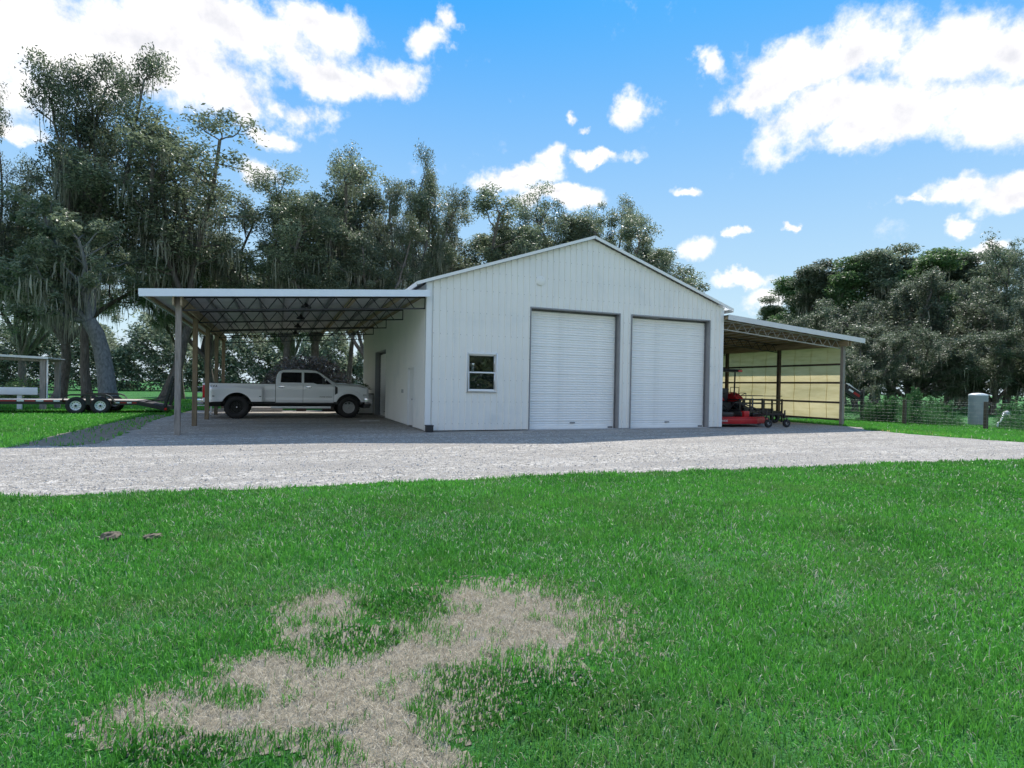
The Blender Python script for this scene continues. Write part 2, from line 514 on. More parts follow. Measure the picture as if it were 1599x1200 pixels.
def gravel_mat():
    m = bpy.data.materials.new('gravel'); m.use_nodes = True
    t = NT(m.node_tree); m.node_tree.nodes.clear()
    oc = t.n('ShaderNodeTexCoord').outputs['Object']
    vo = t.n('ShaderNodeTexVoronoi', {'Scale': 38.0, 'Randomness': 1.0, 'Vector': oc})
    vo2 = t.n('ShaderNodeTexVoronoi', {'Scale': 11.0, 'Randomness': 1.0, 'Vector': oc})
    sp = t.n('ShaderNodeSeparateColor', {0: vo.outputs['Color']}).outputs[0]
    sp2 = t.n('ShaderNodeSeparateColor', {0: vo2.outputs['Color']}).outputs[1]
    c = t.mix(sp, (.15, .138, .12), (.60, .555, .485))
    c = t.mix(t.smooth(sp2, .6, 1.0), c, (.60, .56, .50))
    c = t.mix(t.math('MULTIPLY', t.smooth(vo.outputs['Distance'], .35, .75), .55), c, (.13, .125, .12))
    tr = t.noise(t.vec('MULTIPLY', oc, (.10, 1.3, 1)), 1.2, 7, .68)
    c = t.mix(t.math('MULTIPLY', t.smooth(tr, .44, .60), .80), c, (.27, .25, .225))
    big = t.noise(oc, .5, 5, .6)
    c = t.mix(t.math('MULTIPLY', t.smooth(big, .5, .72), .35), c, (.48, .45, .41))
    p = t.n('ShaderNodeBsdfPrincipled', {'Base Color': c, 'Roughness': .9, 'Specular IOR Level': .25})
    h = t.math('SUBTRACT', t.math('MULTIPLY', sp, .5), vo.outputs['Distance'])
    h = t.math('ADD', h, t.math('MULTIPLY', t.noise(oc, 5, 4), 1.2))
    b = t.n('ShaderNodeBump', {'Strength': .8, 'Distance': .02, 'Height': h})
    t.link(b.outputs[0], p.inputs['Normal'])
    t.link(p.outputs[0], t.n('ShaderNodeOutputMaterial').inputs[0])
    return m

GRAVEL = gravel_mat()
g = MB()
N = 24
ring = [(900*math.cos(2*math.pi*k/N), 900*math.sin(2*math.pi*k/N), -.012) for k in range(N)]
g.add(ring, [tuple(range(N))])
tag(g.build('ground', ground_mat()), kind='structure')
g = MB(); g.add([(x, y, -.004) for x, y in ROADR], [tuple(range(len(ROADR)))])
rd = g.build('gravel_drive', GRAVEL); tag(rd, kind='structure')
pm = material('dry_thatch', (.215, .19, .14), .95, var=.35, vscale=14, bump=.8, bscale=60, dirt=(.22, .21, .20), dscale=5)
cs_ = .03
gx, gy = np.meshgrid(np.arange(-7.6, -1.2, cs_), np.arange(-17.4, -13.0, cs_), indexing='ij')
ok = field(gx+cs_/2, gy+cs_/2, BARE) + .5*(vnoise(gx, gy, 7, 47)-.5) + .55*(np.random.default_rng(4).random(gx.shape)-.5) > -.62
ii, jj = np.nonzero(ok); nq = len(ii)
Vp = np.empty((nq, 4, 3)); X0, Y0 = gx[ii, jj], gy[ii, jj]
for k_, (ax, ay) in enumerate(((0, 0), (1, 0), (1, 1), (0, 1))):
    Vp[:, k_, 0] = X0+ax*cs_; Vp[:, k_, 1] = Y0+ay*cs_; Vp[:, k_, 2] = -.008
bp0 = link_mesh('bare_patch', np_mesh('bare_patch', Vp.reshape(-1, 3), quads=np.arange(nq*4).reshape(-1, 4)), pm); tag(bp0, kind='structure')
WEDGE = ragged([(-9.95, -2.55), (-8.45, -2.25), (-8.5, 2), (-8.9, 7.6), (-8.8, 10.8), (-9.55, 11.2), (-9.95, 5.5), (-10.0, .5)], .25, .07, 12)  # carport roof shadow on the grass, painted as a dark brown sheet
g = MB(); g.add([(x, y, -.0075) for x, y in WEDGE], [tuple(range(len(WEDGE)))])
tag(g.build('verge_shade', material('verge_shade_tone', (.19, .17, .13), .95, var=.45, vscale=7, bump=.8, bscale=45, dirt=(.11, .12, .07), dscale=4)), kind='structure')
om = material('orange_dirt', (.50, .25, .10), .95, var=.3, vscale=6, bump=.5, bscale=40)
OR = ragged([(18.0, -2.6), (18.4, -2.2), (18.9, -3.2), (18.75, -5.2), (18.3, -5.6), (18.2, -4.0)], .2, .05, 9)
g = MB(); g.add([(x, y, -.006) for x, y in OR], [tuple(range(len(OR)))])
tag(g.build('dirt_strip', om), kind='structure')

# ------------------------------------------------------------------ the barn
BW, BL, BH, BA = 12.19, 14.63, 4.91, 6.98
def gable(u): return BH + (BA-BH)*(1-abs(u-BW/2)/(BW/2))

barn = thing('metal_barn', 'large white ribbed metal barn with gable front and two roller doors', 'barn')
PITCH_ = .2286
RIB = [(0.0, 0.0), (.150, 0.0), (.162, .032), (.192, .032), (.204, 0.0)]

def siding_wall(L, top, openings, put, name='siding_panel', pitch=PITCH_):
    "one object per 0.914 m sheet; ribs are geometry; openings (u0, u1, z0, z1) are cut out"
    cuts = sorted({c for o in openings for c in o[:2]})
    n = int(math.ceil(L/(4*PITCH_)-1e-6)); q_ = pitch/PITCH_; nr = int(round(4/q_))
    for k in range(n):
        a, b = k*4*PITCH_, min(L, (k+1)*4*PITCH_)
        us = [(a, 0.0)]
        for j in range(nr):
            for (du, h) in RIB:
                u = a + j*pitch + du*q_
                if a < u < b: us.append((u, h))
        us.append((b, 0.0))
        for c in cuts + ([L/2] if top(L/2) > top(0)+.1 else []):
            if a < c < b: us.append((c, None))
        us.sort(key=lambda t: t[0])
        # heights of inserted cuts by interpolation
        xs = [t[0] for t in us if t[1] is not None]; hs = [t[1] for t in us if t[1] is not None]
        us = [(u, float(np.interp(u, xs, hs))) for u, _ in us]
        mb = MB(); off = .0025*(k % 2)
        for (u0, h0), (u1, h1) in zip(us[:-1], us[1:]):
            if u1-u0 < 1e-6: continue
            mid = (u0+u1)/2
            spans = [(0.03, None)]
            for (o0, o1, z0, z1) in openings:
                if o0-1e-6 < mid < o1+1e-6:
                    spans = ([(0.03, z0)] if z0 > .05 else []) + [(z1, None)]
            for (z0, z1) in spans:
                t0 = top(u0) if z1 is None else z1; t1 = top(u1) if z1 is None else z1
                mb.add([put(u0, h0+off, z0), put(u1, h1+off, z0), put(u1, h1+off, t1), put(u0, h0+off, t0)], [(0, 1, 2, 3)])
        if mb.v: mb.build(name, SIDING, barn)

D1 = (3.67, 7.29, 0.0, 4.28); D2 = (7.85, 11.52, 0.0, 4.28)
WIN = (1.345, 2.415, 1.33, 2.62)
siding_wall(BW, lambda u: gable(u)-.03, [D1, D2, WIN], lambda u, h, z: (u, -h, z))
MD = (1.72, 2.66, 0.0, 2.11); RD = (7.50, 10.45, 0.0, 3.06)
siding_wall(BL, lambda u: BH-.06, [MD, RD], lambda u, h, z: (-h*1.75, u-(.012 if h > .02 else 0), z), pitch=PITCH_*2/3)
siding_wall(BL, lambda u: BH-.06, [], lambda u, h, z: (BW+h, u, z))
siding_wall(BW, lambda u: gable(u)-.03, [], lambda u, h, z: (u, BL+h, z))
# dark inside lining so no light leaks in
mb = MB()
mb.span((.05, .42, 4.45), (BW-.05, .45, 4.5)); mb.span((.05, .4, -.002), (BW-.05, BL-.05, .004))
mb.build('floor_slab', CONCRETE, barn)
# trims
mb = MB()
mb.span((-.060, -.046, .03), (.11, -.034, BH-.04)); mb.span((-.072, -.042, .03), (-.060, .10, BH-.06))
mb.build('corner_trim', TRIM_WHITE, barn)
mb = MB()
mb.span((BW-.11, -.046, .03), (BW+.036, -.034, BH-.04)); mb.span((BW+.036, -.042, .03), (BW+.048, .10, BH-.06))
mb.build('corner_trim', TRIM_WHITE, barn)
# roof
OV = .42; SL = (BA-BH)/(BW/2)
def roofz(x): return BH + SL*(x if x < BW/2 else BW-x) + .02
for s in (0, 1):
    mb = MB()
    ys = np.arange(-.16, BL+.16, .2286)
    xe = -OV if s == 0 else BW+OV
    for y0 in ys:
        y1 = min(y0+.2286, BL+.16)
        pr = [(y0, 0), (y0+.16, 0), (y0+.175, .02), (y0+.205, .02), (y1, 0)]
        for (ya, ha), (yb, hb) in zip(pr[:-1], pr[1:]):
            mb.add([(xe, ya, roofz(xe)+ha+.03), (BW/2, ya, BA+.05+ha), (BW/2, yb, BA+.05+hb), (xe, yb, roofz(xe)+hb+.03)], [(0, 1, 2, 3)])
    mb.add([(xe, -.15, roofz(xe)), (BW/2, -.15, BA+.02), (BW/2, BL+.15, BA+.02), (xe, BL+.15, roofz(xe))], [(0, 1, 2, 3)])
    mb.build('roof_slope', ROOFM, barn)
    mb = MB()
    mb.bar((xe, -.165, roofz(xe)-.0), (BW/2, -.165, BA+.02), .03, .10, up=(0, 0, 1))
    mb.span((xe-.03 if s == 0 else xe, -.15, roofz(xe)-.10), (xe if s == 0 else xe+.03, BL+.15, roofz(xe)+.035))
    mb.build('rake_trim', TRIM_WHITE, barn)
mb = MB()
mb.add([(BW/2-.18, -.17, BA+.01), (BW/2, -.17, BA+.09), (BW/2+.18, -.17, BA+.01), (BW/2-.18, BL+.17, BA+.01), (BW/2, BL+.17, BA+.09), (BW/2+.18, BL+.17, BA+.01)],
       [(0, 1, 4, 3), (1, 2, 5, 4)])
mb.build('ridge_cap', TRIM_WHITE, barn)
# screw rows
mb = MB()
for row in (.25, .98, 1.72, 2.47, 3.22, 3.97, 4.72, 5.35, 5.98, 6.5):
    for k in range(54):
        u = k*PITCH_ + .181 + random.uniform(-.004, .004)
        if u > BW-.15 or row > gable(u)-.12: continue
        if any(o[0]-.06 < u < o[1]+.06 and o[2]-.06 < row < o[3]+.06 for o in (D1, D2, WIN)): continue
        mb.box((u, -.036, row+random.uniform(-.006, .006)), (.018, .008, .018))
so = mb.build('screw_row', material('screw_head', (.30, .30, .29), .5), barn); tag(so, kind='stuff')
# round white disc on the gable
mb = MB()
mb.lathe([(0, .022), (.16, .022), (.175, .014), (.175, -.0)], 28, Matrix.Translation((4.0, -.018, 5.26)) @ Matrix.Rotation(R(90), 4, 'X'))
mb.build('gable_disc', SIDING, barn)

# roller doors
def slat_mesh(width, axis):
    prof = [(0, 0.0), (.010, .009), (.030, .014), (.058, .014), (.078, .008), (.0895, 0.0)]
    V, F = [], []
    for (z, d) in prof:
        for e in (0, width):
            V.append((e, -d, z) if axis == 'x' else (-d, e, z))
    for i in range(len(prof)-1): F.append((2*i, 2*i+1, 2*i+3, 2*i+2))
    me = bpy.data.meshes.new('slat'); me.from_pydata(V, [], F); me.update()
    return me

def roller_door(o, axis, label):
    u0, u1, z0, z1 = o
    rec = .22
    P = (lambda u, d, z: (u, d, z)) if axis == 'x' else (lambda u, d, z: (d, u, z))
    mb = MB()     # bottom bar carries the slats
    mb.span(P(u0+.04, rec-.03, .012), P(u1-.04, rec+.015, .10))
    dr = mb.build('roller_door', SLAT, barn, bevel=.006)
    dr['label'] = label
    me = slat_mesh(u1-u0-.08, axis)
    me.materials.append(SLAT)
    n = int((z1-.02-.10)/.0895)
    for k in range(n):
        s = link_mesh('slat', me, None, dr)
        s.location = P(u0+.04, rec+.004*math.sin(k*2.3), .10+k*.0895)
    mb = MB()
    mb.span(P(u0+.03, rec+.03, .02), P(u1-.03, rec+.05, z1-.01))
    mb.build('backing_sheet', STEEL_G, dr)
    mb = MB()     # jambs, head and guides
    mb.span(P(u0-.035, -.045, .0), P(u0+.0, rec+.06, z1+.0)); mb.span(P(u1-.0, -.045, .0), P(u1+.035, rec+.06, z1+.0))
    mb.span(P(u0-.035, -.045, z1), P(u1+.035, rec+.06, z1+.04))
    fr = mb.build('door_frame', TRIM_GREY, dr)
    mb = MB()
    mb.span(P(u0+.001, rec-.06, .0), P(u0+.055, rec-.035, z1-.002)); mb.build('guide_rail', STEEL_G, dr)
    mb = MB(); mb.span(P(u1-.055, rec-.06, .0), P(u1-.001, rec-.035, z1-.002)); mb.build('guide_rail', STEEL_G, dr)
    mb = MB(); mb.span(P((u0+u1)/2-.10, rec-.06, .22), P((u0+u1)/2+.10, rec-.03, .25)); mb.build('lift_handle', STEEL, dr)
    mb = MB(); mb.span(P(u1-.30, rec-.05, .03), P(u1-.10, rec-.025, .085)); mb.build('slide_bolt', STEEL_G, dr)
    return dr
roller_door(D1, 'x', 'wider white roller door nearest the window')
roller_door(D2, 'x', 'white roller door nearest the right corner')
roller_door(RD, 'y', 'roller door under the carport')
# concrete sills
mb = MB(); mb.span((3.6, -.10, -.003), (11.6, .3, .012)); mb.build('door_sill', CONCRETE, barn)

# walk door on the carport side
mb = MB(); mb.span((-.012, MD[0]+.03, .05), (.03, MD[1]-.03, MD[3]-.03))
wd = mb.build('walk_door', TRIM_WHITE, barn, bevel=.004)
mb = MB()
mb.span((-.068, MD[0]-.05, .02), (.05, MD[0]+.025, MD[3]+.04)); mb.span((-.068, MD[1]-.025, .02), (.05, MD[1]+.05, MD[3]+.04))
mb.span((-.068, MD[0]+.025, MD[3]-.025), (.05, MD[1]-.025, MD[3]+.04))
mb.build('door_frame', TRIM_WHITE, wd)
mb = MB(); mb.lathe([(0, 0), (.03, 0), (.03, .012), (.012, .02), (.012, .05), (.03, .06), (.028, .085), (0, .09)], 14,
                    Matrix.Translation((-.012, MD[0]+.12, 1.0)) @ Matrix.Rotation(R(-90), 4, 'Y'))
mb.build('door_knob', CHROME, wd)
mb = MB(); mb.lathe([(0, 0), (.03, 0), (.028, .025), (0, .028)], 14, Matrix.Translation((-.012, MD[0]+.12, 1.17)) @ Matrix.Rotation(R(-90), 4, 'Y'))
mb.build('deadbolt', CHROME, wd)
mb = MB(); mb.span((-.09, 3.60, 1.20), (-.012, 3.72, 1.34)); mb.build('outlet_box', material('grey_box', (.45, .45, .45), .5), barn, bevel=.008)

# window
u0, u1, z0, z1 = WIN
mb = MB()
t = .035
mb.span((u0-.03, -.058, z0-.03), (u0+t, .06, z1+.03)); mb.span((u1-t, -.058, z0-.03), (u1+.03, .06, z1+.03))
mb.span((u0+t, -.058, z0-.03), (u1-t, .06, z0+t)); mb.span((u0+t, -.058, z1-t), (u1-t, .06, z1+.03))
win = mb.build('window', TRIM_WHITE, barn, bevel=.006)
zm = z0 + (z1-z0)*.50
def sash(za, zb, dy, side=.06):
    mb = MB()
    a, b = u0+t, u1-t
    mb.span((a, dy, za), (a+side, dy+.03, zb)); mb.span((b-side, dy, za), (b, dy+.03, zb))
    mb.span((a+side, dy, za), (b-side, dy+.03, za+.045)); mb.span((a+side, dy, zb-.045), (b-side, dy+.03, zb))
    return mb
sash(z0+t, zm+.02, -.022).build('window_sash', TRIM_WHITE, win, bevel=.004)
sash(zm-.02, z1-t, .015).build('window_sash', TRIM_WHITE, win, bevel=.004)
def glass_mat(name, tint, gl=.10):
    m = bpy.data.materials.new(name); m.use_nodes = True
    t_ = NT(m.node_tree); m.node_tree.nodes.clear()
    fr = t_.n('ShaderNodeFresnel', {'IOR': 1.5}).outputs[0]
    gg = t_.n('ShaderNodeBsdfGlossy', {'Roughness': .02, 'Color': (.9, .9, .9, 1)})
    tr = t_.n('ShaderNodeBsdfTransparent', {'Color': tuple(tint)+(1,)})
    mx = t_.n('ShaderNodeMixShader', {0: t_.math('ADD', fr, gl, clamp=True), 1: tr.outputs[0], 2: gg.outputs[0]})
    t_.link(mx.outputs[0], t_.n('ShaderNodeOutputMaterial').inputs[0])
    return m
GLASS = glass_mat('window_glass', (.75, .78, .78), .06)
mb = MB(); mb.span((u0+.1, -.011, z0+.085), (u1-.1, -.005, zm-.03)); p1 = mb.build('window_pane', GLASS, win)
mb = MB(); mb.span((u0+.1, .026, zm+.03), (u1-.1, .032, z1-.085)); mb.build('window_pane', GLASS, win)
SCREEN = material('insect_screen', (.05, .055, .06), .7)
mb = MB(); mb.span((u0+.1, .05, z0+.085), (u1-.1, .055, zm-.03)); mb.build('insect_screen', SCREEN, win)
# dark room behind the glass: a plywood partition a little way in
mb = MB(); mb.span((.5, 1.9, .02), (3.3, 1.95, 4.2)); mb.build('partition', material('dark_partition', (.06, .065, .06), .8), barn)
# a white vase shaped cup on the meeting rail
cup = MB()
cup.lathe([(0, 0), (.055, 0), (.05, .06), (.045, .13), (.075, .22), (.085, .27), (.078, .27), (.065, .21), (.035, .13), (0, .12)], 18)
c = cup.build('white_cup', material('white_cup', (.85, .85, .83), .5))
c.location = (u0+.235, .10, zm+.035)
tag(c, 'small white flared cup standing behind the upper window pane', 'cup')
mb = MB(); mb.span((u0+.05, .065, zm-.0), (u1-.05, .16, zm+.034)); mb.build('inner_shelf', DARKWOOD, win)
# black bait box at the corner
mb = MB(); mb.span((-.06, -.30, 0), (.16, -.07, .21)); mb.span((-.075, -.315, .19), (.175, -.055, .225))
bb = mb.build('bait_box', PLASTIC, None, bevel=.012); tag(bb, 'small black box on the gravel at the near barn corner', 'box')

# ------------------------------------------------------------------ the two open lean-tos
LW, EX, RS = 7.10, 7.97, .0745
def lean(side, name, label, cat):
    x0 = 0.0 if side < 0 else BW
    X = lambda d: x0 + side*d
    root = thing(name, label, cat)
    zt = lambda d: 4.52 - RS*d              # underside of the sheets
    y0, y1 = -.30, 14.95
    # roof sheets, ribs running down the slope
    n = 17; wd_ = (y1-y0)/n
    for k in range(n):
        mb = MB(); ya = y0+k*wd_
        pr = []
        for j in range(4):
            b = ya+j*wd_/4
            pr += [(b, 0), (b+wd_/4*.6, 0), (b+wd_/4*.68, .02), (b+wd_/4*.84, .02)]
        pr.append((ya+wd_, 0))
        for (a, ha), (b, hb) in zip(pr[:-1], pr[1:]):
            mb.add([(X(.03), a, zt(.03)+ha), (X(EX), a, zt(EX)+ha), (X(EX), b, zt(EX)+hb), (X(.03), b, zt(.03)+hb)], [(0, 1, 2, 3)])
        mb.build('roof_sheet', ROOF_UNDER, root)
    mb = MB()
    mb.add([(X(.03), y0, zt(.03)+.035), (X(EX), y0, zt(EX)+.035), (X(EX), y1, zt(EX)+.035), (X(.03), y1, zt(.03)+.035)], [(0, 1, 2, 3)])
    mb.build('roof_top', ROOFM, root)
    # fascia at the front, gutter edge along the eave
    fm = FASCIA if side < 0 else FASCIA_G
    mb = MB(); mb.bar((X(.03), y0-.015, zt(.03)-.055), (X(EX+.02), y0-.015, zt(EX+.02)-.055), .03, .21)
    mb.build('fascia', fm, root)
    mb = MB(); mb.bar((X(EX+.015), y0, zt(EX)-.03), (X(EX+.015), y1, zt(EX)-.03), .03, .14)
    mb.build('eave_trim', fm, root)
    # purlins along the depth of the roof
    nd = 12
    for k in range(nd):
        d = .12 + k*(EX-.2)/(nd-1)
        mb = MB(); ht = .10
        mb.bar((X(d), y0+.02, zt(d)-ht/2-.004), (X(d), y1-.02, zt(d)-ht/2-.004), .045 if k not in (1, 3) else .14, ht)
        mb.build('purlin', PURLIN if k in (0, 1, 3, nd-1) or side > 0 else STEEL_G, root)
    # header beam over the posts
    for dx in (-.095, .095):
        mb = MB(); mb.bar((X(LW+dx), y0+.05, zt(LW)-.26), (X(LW+dx), y1-.05, zt(LW)-.26), .04, .26)
        mb.build('header_beam', PURLIN, root)
    ys = [0.08, 3.66, 7.32, 10.97, 14.55]
    for i, y in enumerate(ys):
        mb = MB(); mb.span((X(LW)-.073, y-.073, -.05), (X(LW)+.073, y+.073, zt(LW)-.11))
        po = mb.build('post', POST_GREY if i == 0 else (POST_TAN if side < 0 else DARKWOOD), root, bevel=.006, smooth=False)
        if i == 0: po['label'] = 'weathered grey front post'
        # open web truss from post to wall
        mb = MB(); yy = y+.10
        dep = .36
        top = lambda d: Vector((X(d), yy, zt(d)-.125)); bot = lambda d: Vector((X(d), yy, zt(d)-.125-dep))
        a, b = .06, LW-.08
        for o in (-.024, .024):
            mb.bar(top(a)+Vector((0, o, 0)), top(b)+Vector((0, o, 0)), .022, .04)
            mb.bar(bot(a)+Vector((0, o, 0)), bot(b)+Vector((0, o, 0)), .022, .04)
        npan = 12; st = (b-a-.35)/npan
        mb.bar(top(a+.01), bot(a+.01), .03, .03)
        for k in range(npan):
            d0 = a+.35+k*st
            mb.tube([bot(d0), top(d0+st/2)], .016, 5); mb.tube([top(d0+st/2), bot(d0+st)], .016, 5)
        mb.build('truss', STEEL if not (i == 0 and side > 0) else STEEL_LIT, root)
    return root, X, zt

carport, CX, czt = lean(-1, 'carport', 'open carport with pale metal roof over the parked silver pickup', 'carport')
shed, RX, rzt = lean(1, 'lean_to_shed', 'open lean-to with yellow translucent side wall over the red tractor', 'lean-to')
# translucent wall of the right lean-to
def fibreglass():
    m = bpy.data.materials.new('translucent_fibreglass'); m.use_nodes = True
    t_ = NT(m.node_tree); m.node_tree.nodes.clear()
    oc = t_.n('ShaderNodeTexCoord').outputs['Object']
    f = t_.noise(t_.vec('MULTIPLY', oc, (1, .5, 3)), 2.0, 5, .6)
    c = t_.mix(t_.lin(f, .3, .7), (.64, .545, .29), (.80, .70, .43))
    f2 = t_.noise(t_.vec('MULTIPLY', oc, (1, .3, 2)), 1.1, 5, .7)
    c = t_.mix(t_.math('MULTIPLY', t_.smooth(f2, .58, .78), .6), c, (.36, .33, .20))
    di = t_.n('ShaderNodeBsdfDiffuse', {'Color': c}); tr = t_.n('ShaderNodeBsdfTranslucent', {'Color': c})
    gl = t_.n('ShaderNodeBsdfGlossy', {'Roughness': .3, 'Color': (.6, .6, .6, 1)})
    mx = t_.n('ShaderNodeMixShader', {0: .68, 1: di.outputs[0], 2: tr.outputs[0]})
    m2 = t_.n('ShaderNodeMixShader', {0: .06, 1: mx.outputs[0], 2: gl.outputs[0]})
    t_.link(m2.outputs[0], t_.n('ShaderNodeOutputMaterial').inputs[0])
    return m
FIB = fibreglass()
n = 16
for k in range(n):
    ya, yb = .06+k*.914, .06+(k+1)*.914+.03
    V, F = [], []
    nu, nv = 12, 20
    for j in range(nv+1):
        z = .22 + (3.66-.22)*j/nv
        for i in range(nu+1):
            y = ya+(yb-ya)*i/nu
            bay = ((y-.08) % 3.66)/3.66
            bulge = .035*math.sin(math.pi*bay)*math.sin(z*4.1) + .010*math.sin(y*2*math.pi/.076*.5) + .003*math.sin(k*3.1+z*1.3)
            V.append((RX(LW)+.135+bulge+.003*(k % 2), y, z))
    for j in range(nv):
        for i in range(nu): F.append((j*(nu+1)+i, j*(nu+1)+i+1, (j+1)*(nu+1)+i+1, (j+1)*(nu+1)+i))
    mb = MB(); mb.add(V, F, True); mb.build('wall_panel', FIB, shed)
for z in (.26, 1.04, 1.95, 2.80):
    mb = MB(); mb.span((RX(LW)+.074, .0, z-.045), (RX(LW)+.112, 14.6, z+.045)); mb.build('girt', DARKWOOD, shed)
# barn lamps under the carport roof
lampp = None
for i, (lx, ly) in enumerate([(-3.67, 1.83), (-3.70, 5.5), (-3.70, 9.15), (-3.71, 12.8)]):
    if lampp is None:
        lampp = thing('barn_lamp', 'black dome lamp under the carport roof, nearest the front', 'lamp', (lx, ly, czt(3.7)-.11), group='dome lamps under the carport roof')
        mb = MB(); mb.lathe([(.17, -.13), (.15, -.07), (.08, -.03), (.05, 0.0), (.05, .05), (0, .05)], 20)
        mb.build('lamp_shade', BLACKP, lampp)
        mb = MB(); mb.lathe([(0, -.105), (.12, -.105), (.12, -.095), (0, -.095)], 18); mb.build('lamp_lens', LENS, lampp)
        mb = MB(); mb.tube([(0, 0, .05), (0, 0, .11)], .012, 6); mb.build('lamp_stem', STEEL, lampp)
    else:
        o = copy_tree(lampp); o.location = (lx, ly, czt(3.7)-.11)
        o['label'] = ['', 'black dome lamp second from the carport front', 'black dome lamp third from the carport front', 'black dome lamp farthest back under the carport roof'][i]
# ------------------------------------------------------------------ wheels
def rotX(a): return Matrix.Rotation(a, 4, 'X')
WHEEL_AX = rotX(R(90))          # lathe axis Z -> -Y

def tyre_mb(r, wd, rim, lugs=0, lug_h=.012):
    mb = MB(); h = wd/2
    mb.lathe([(rim, -h*.75), (rim+.02, -h*.92), (rim+(r-rim)*.45, -h*1.02), (r*.955, -h*.88), (r-.006, -h*.72), (r, 0), (r-.006, h*.72),
              (r*.955, h*.88), (rim+(r-rim)*.45, h*1.02), (rim+.02, h*.92), (rim, h*.75)], 36, WHEEL_AX)
    for k in range(lugs):
        a = 2*math.pi*k/lugs
        for s in (-1, 1):
            aa = a + (math.pi/lugs if s > 0 else 0)
            m = Matrix.Rotation(aa, 4, 'Y') @ Matrix.Translation((r+lug_h*.2, s*h*.46, 0)) @ Matrix.Rotation(s*.5, 4, 'X')
            mb.box((0, 0, 0), (lug_h*2, h*.8, r*math.pi/lugs*.75), m)
    return mb

def rim_mb(rim, wd, spokes=8, dish=.05, hub=.07, face=-1, spoke_w=.04):
    mb = MB(); h = wd/2*.75
    y = face*(h-dish)
    # barrel and lip
    mb.lathe([(rim, -h), (rim-.022, -h), (rim-.03, -h*.4), (rim-.03, h*.4), (rim-.022, h), (rim, h)], 32, WHEEL_AX)
    mb.lathe([(0, 0.0), (rim-.03, 0.0)], 32, Matrix.Translation((0, face*(h-dish-.05), 0)) @ WHEEL_AX)
    mb.lathe([(0, .03), (hub*.6, .03), (hub, .012), (hub, -.04)], 20, Matrix.Translation((0, y, 0)) @ (WHEEL_AX if face < 0 else rotX(R(-90))))
    for k in range(spokes):
        a = 2*math.pi*k/spokes
        m = Matrix.Rotation(a, 4, 'Y')
        for o in (-.10, .10):
            mm = m @ Matrix.Rotation(o, 4, 'Y') @ Matrix.Translation(((rim-.02)/2+.02, y-face*.01, 0))
            mb.box((0, 0, 0), (rim-.05, .025, spoke_w*.6), mm)
    return mb

# ------------------------------------------------------------------ silver pickup
truck = thing('pickup_truck', 'silver crew cab pickup with wide rear fenders parked under the carport', 'pickup truck', (-6.05, 8.87, 0))
RIMB = material('black_rim', (.016, .016, .018), .3, .3)
RIMG = material('grey_rim', (.38, .38, .39), .3, .5)
WB = 4.47
def yprof(z):
    return float(np.interp(z, [.55, .66, .70, .80, .86, .95, 1.2, 1.38, 1.46], [.935, .965, .985, 1.0, .985, .992, 1.012, 1.0, .965]))
def side_panel(name, xs, zb, zt, bulge=None, both=True, nz=16, mat=None, edge=.03):
    out = []
    for s in (-1, 1):
        mb = MB(); V, F = [], []
        for x in xs:
            b, t_ = zb(x), zt(x)
            for j in range(nz+1):
                z = b+(t_-b)*j/nz
                y = yprof(z) + (bulge(x, z) if bulge else 0)
                V.append((x, s*y, z))
        m = nz+1
        for i in range(len(xs)-1):
            for j in range(nz): F.append((i*m+j, (i+1)*m+j, (i+1)*m+j+1, i*m+j+1))
        # returned edges
        k = len(V)
        for i in range(len(xs)):
            p = V[i*m]; V.append((p[0], p[1]-s*(.10+(bulge(p[0], p[2]) if bulge else 0)), p[2]))
        for i in range(len(xs)-1): F.append((i*m, k+i, k+i+1, (i+1)*m))
        for (i, xx) in ((0, xs[0]), (len(xs)-1, xs[-1])):
            k = len(V)
            for j in range(m): p = V[i*m+j]; V.append((p[0], s*.90, p[2]))
            for j in range(nz): F.append((i*m+j, i*m+j+1, k+j+1, k+j))
        mb.add(V, F, True)
        o = mb.build(name, mat or SILVER, truck)
        try: o.data.set_sharp_from_angle(angle=R(40))
        except Exception: pass
        out.append(o)
    return out
def arch(x, c, r, zc, sill):
    d = abs(x-c)
    return max(sill, zc+math.sqrt(max(r*r-d*d, 0))) if d < r else sill
def sm(x, a, b):
    t_ = min(1, max(0, (x-a)/(b-a))); return t_*t_*(3-2*t_)
def dually(x, z):
    return .205*sm(x, -1.16, -.92)*(1-sm(x, .93, 1.06))*(1-sm(z, 1.16+.12*(1-abs(x)/1.1), 1.37))
xs = np.unique(np.concatenate([np.linspace(-1.24, 1.455, 40), np.linspace(-.60, .60, 41), np.linspace(.9, 1.08, 10)]))
bed = side_panel('bed_side', xs, lambda x: arch(x, 0, .575, .50, .70-.03*sm(x, -.6, -1.2)), lambda x: 1.445, dually)
mb = MB(); mb.span((-1.24, -.95, 1.41), (1.455, -.80, 1.462)); mb.span((-1.24, .80, 1.41), (1.455, .95, 1.462)); mb.build('bed_rail', PLASTIC, truck, bevel=.012)
mb = MB(); mb.span((-1.2, -.82, .86), (1.44, .82, .92)); mb.span((1.40, -.9, .8), (1.45, .9, 1.44)); mb.build('bed_floor', PLASTIC, truck)
mb = MB(); mb.span((-1.285, -.93, .80), (-1.20, .93, 1.45)); mb.build('tailgate', SILVER, truck, bevel=.02)
zsill = lambda x: .665
dr_r = side_panel('rear_door', np.linspace(1.475, 2.555, 14), lambda x: arch(x, 0, .2, .2, .665), lambda x: 1.46)
dr_f = side_panel('front_door', np.linspace(2.567, 3.83, 14), zsill, lambda x: 1.47)
xs = np.unique(np.concatenate([np.linspace(3.842, 5.24, 24), np.linspace(WB-.56, WB+.56, 37)]))
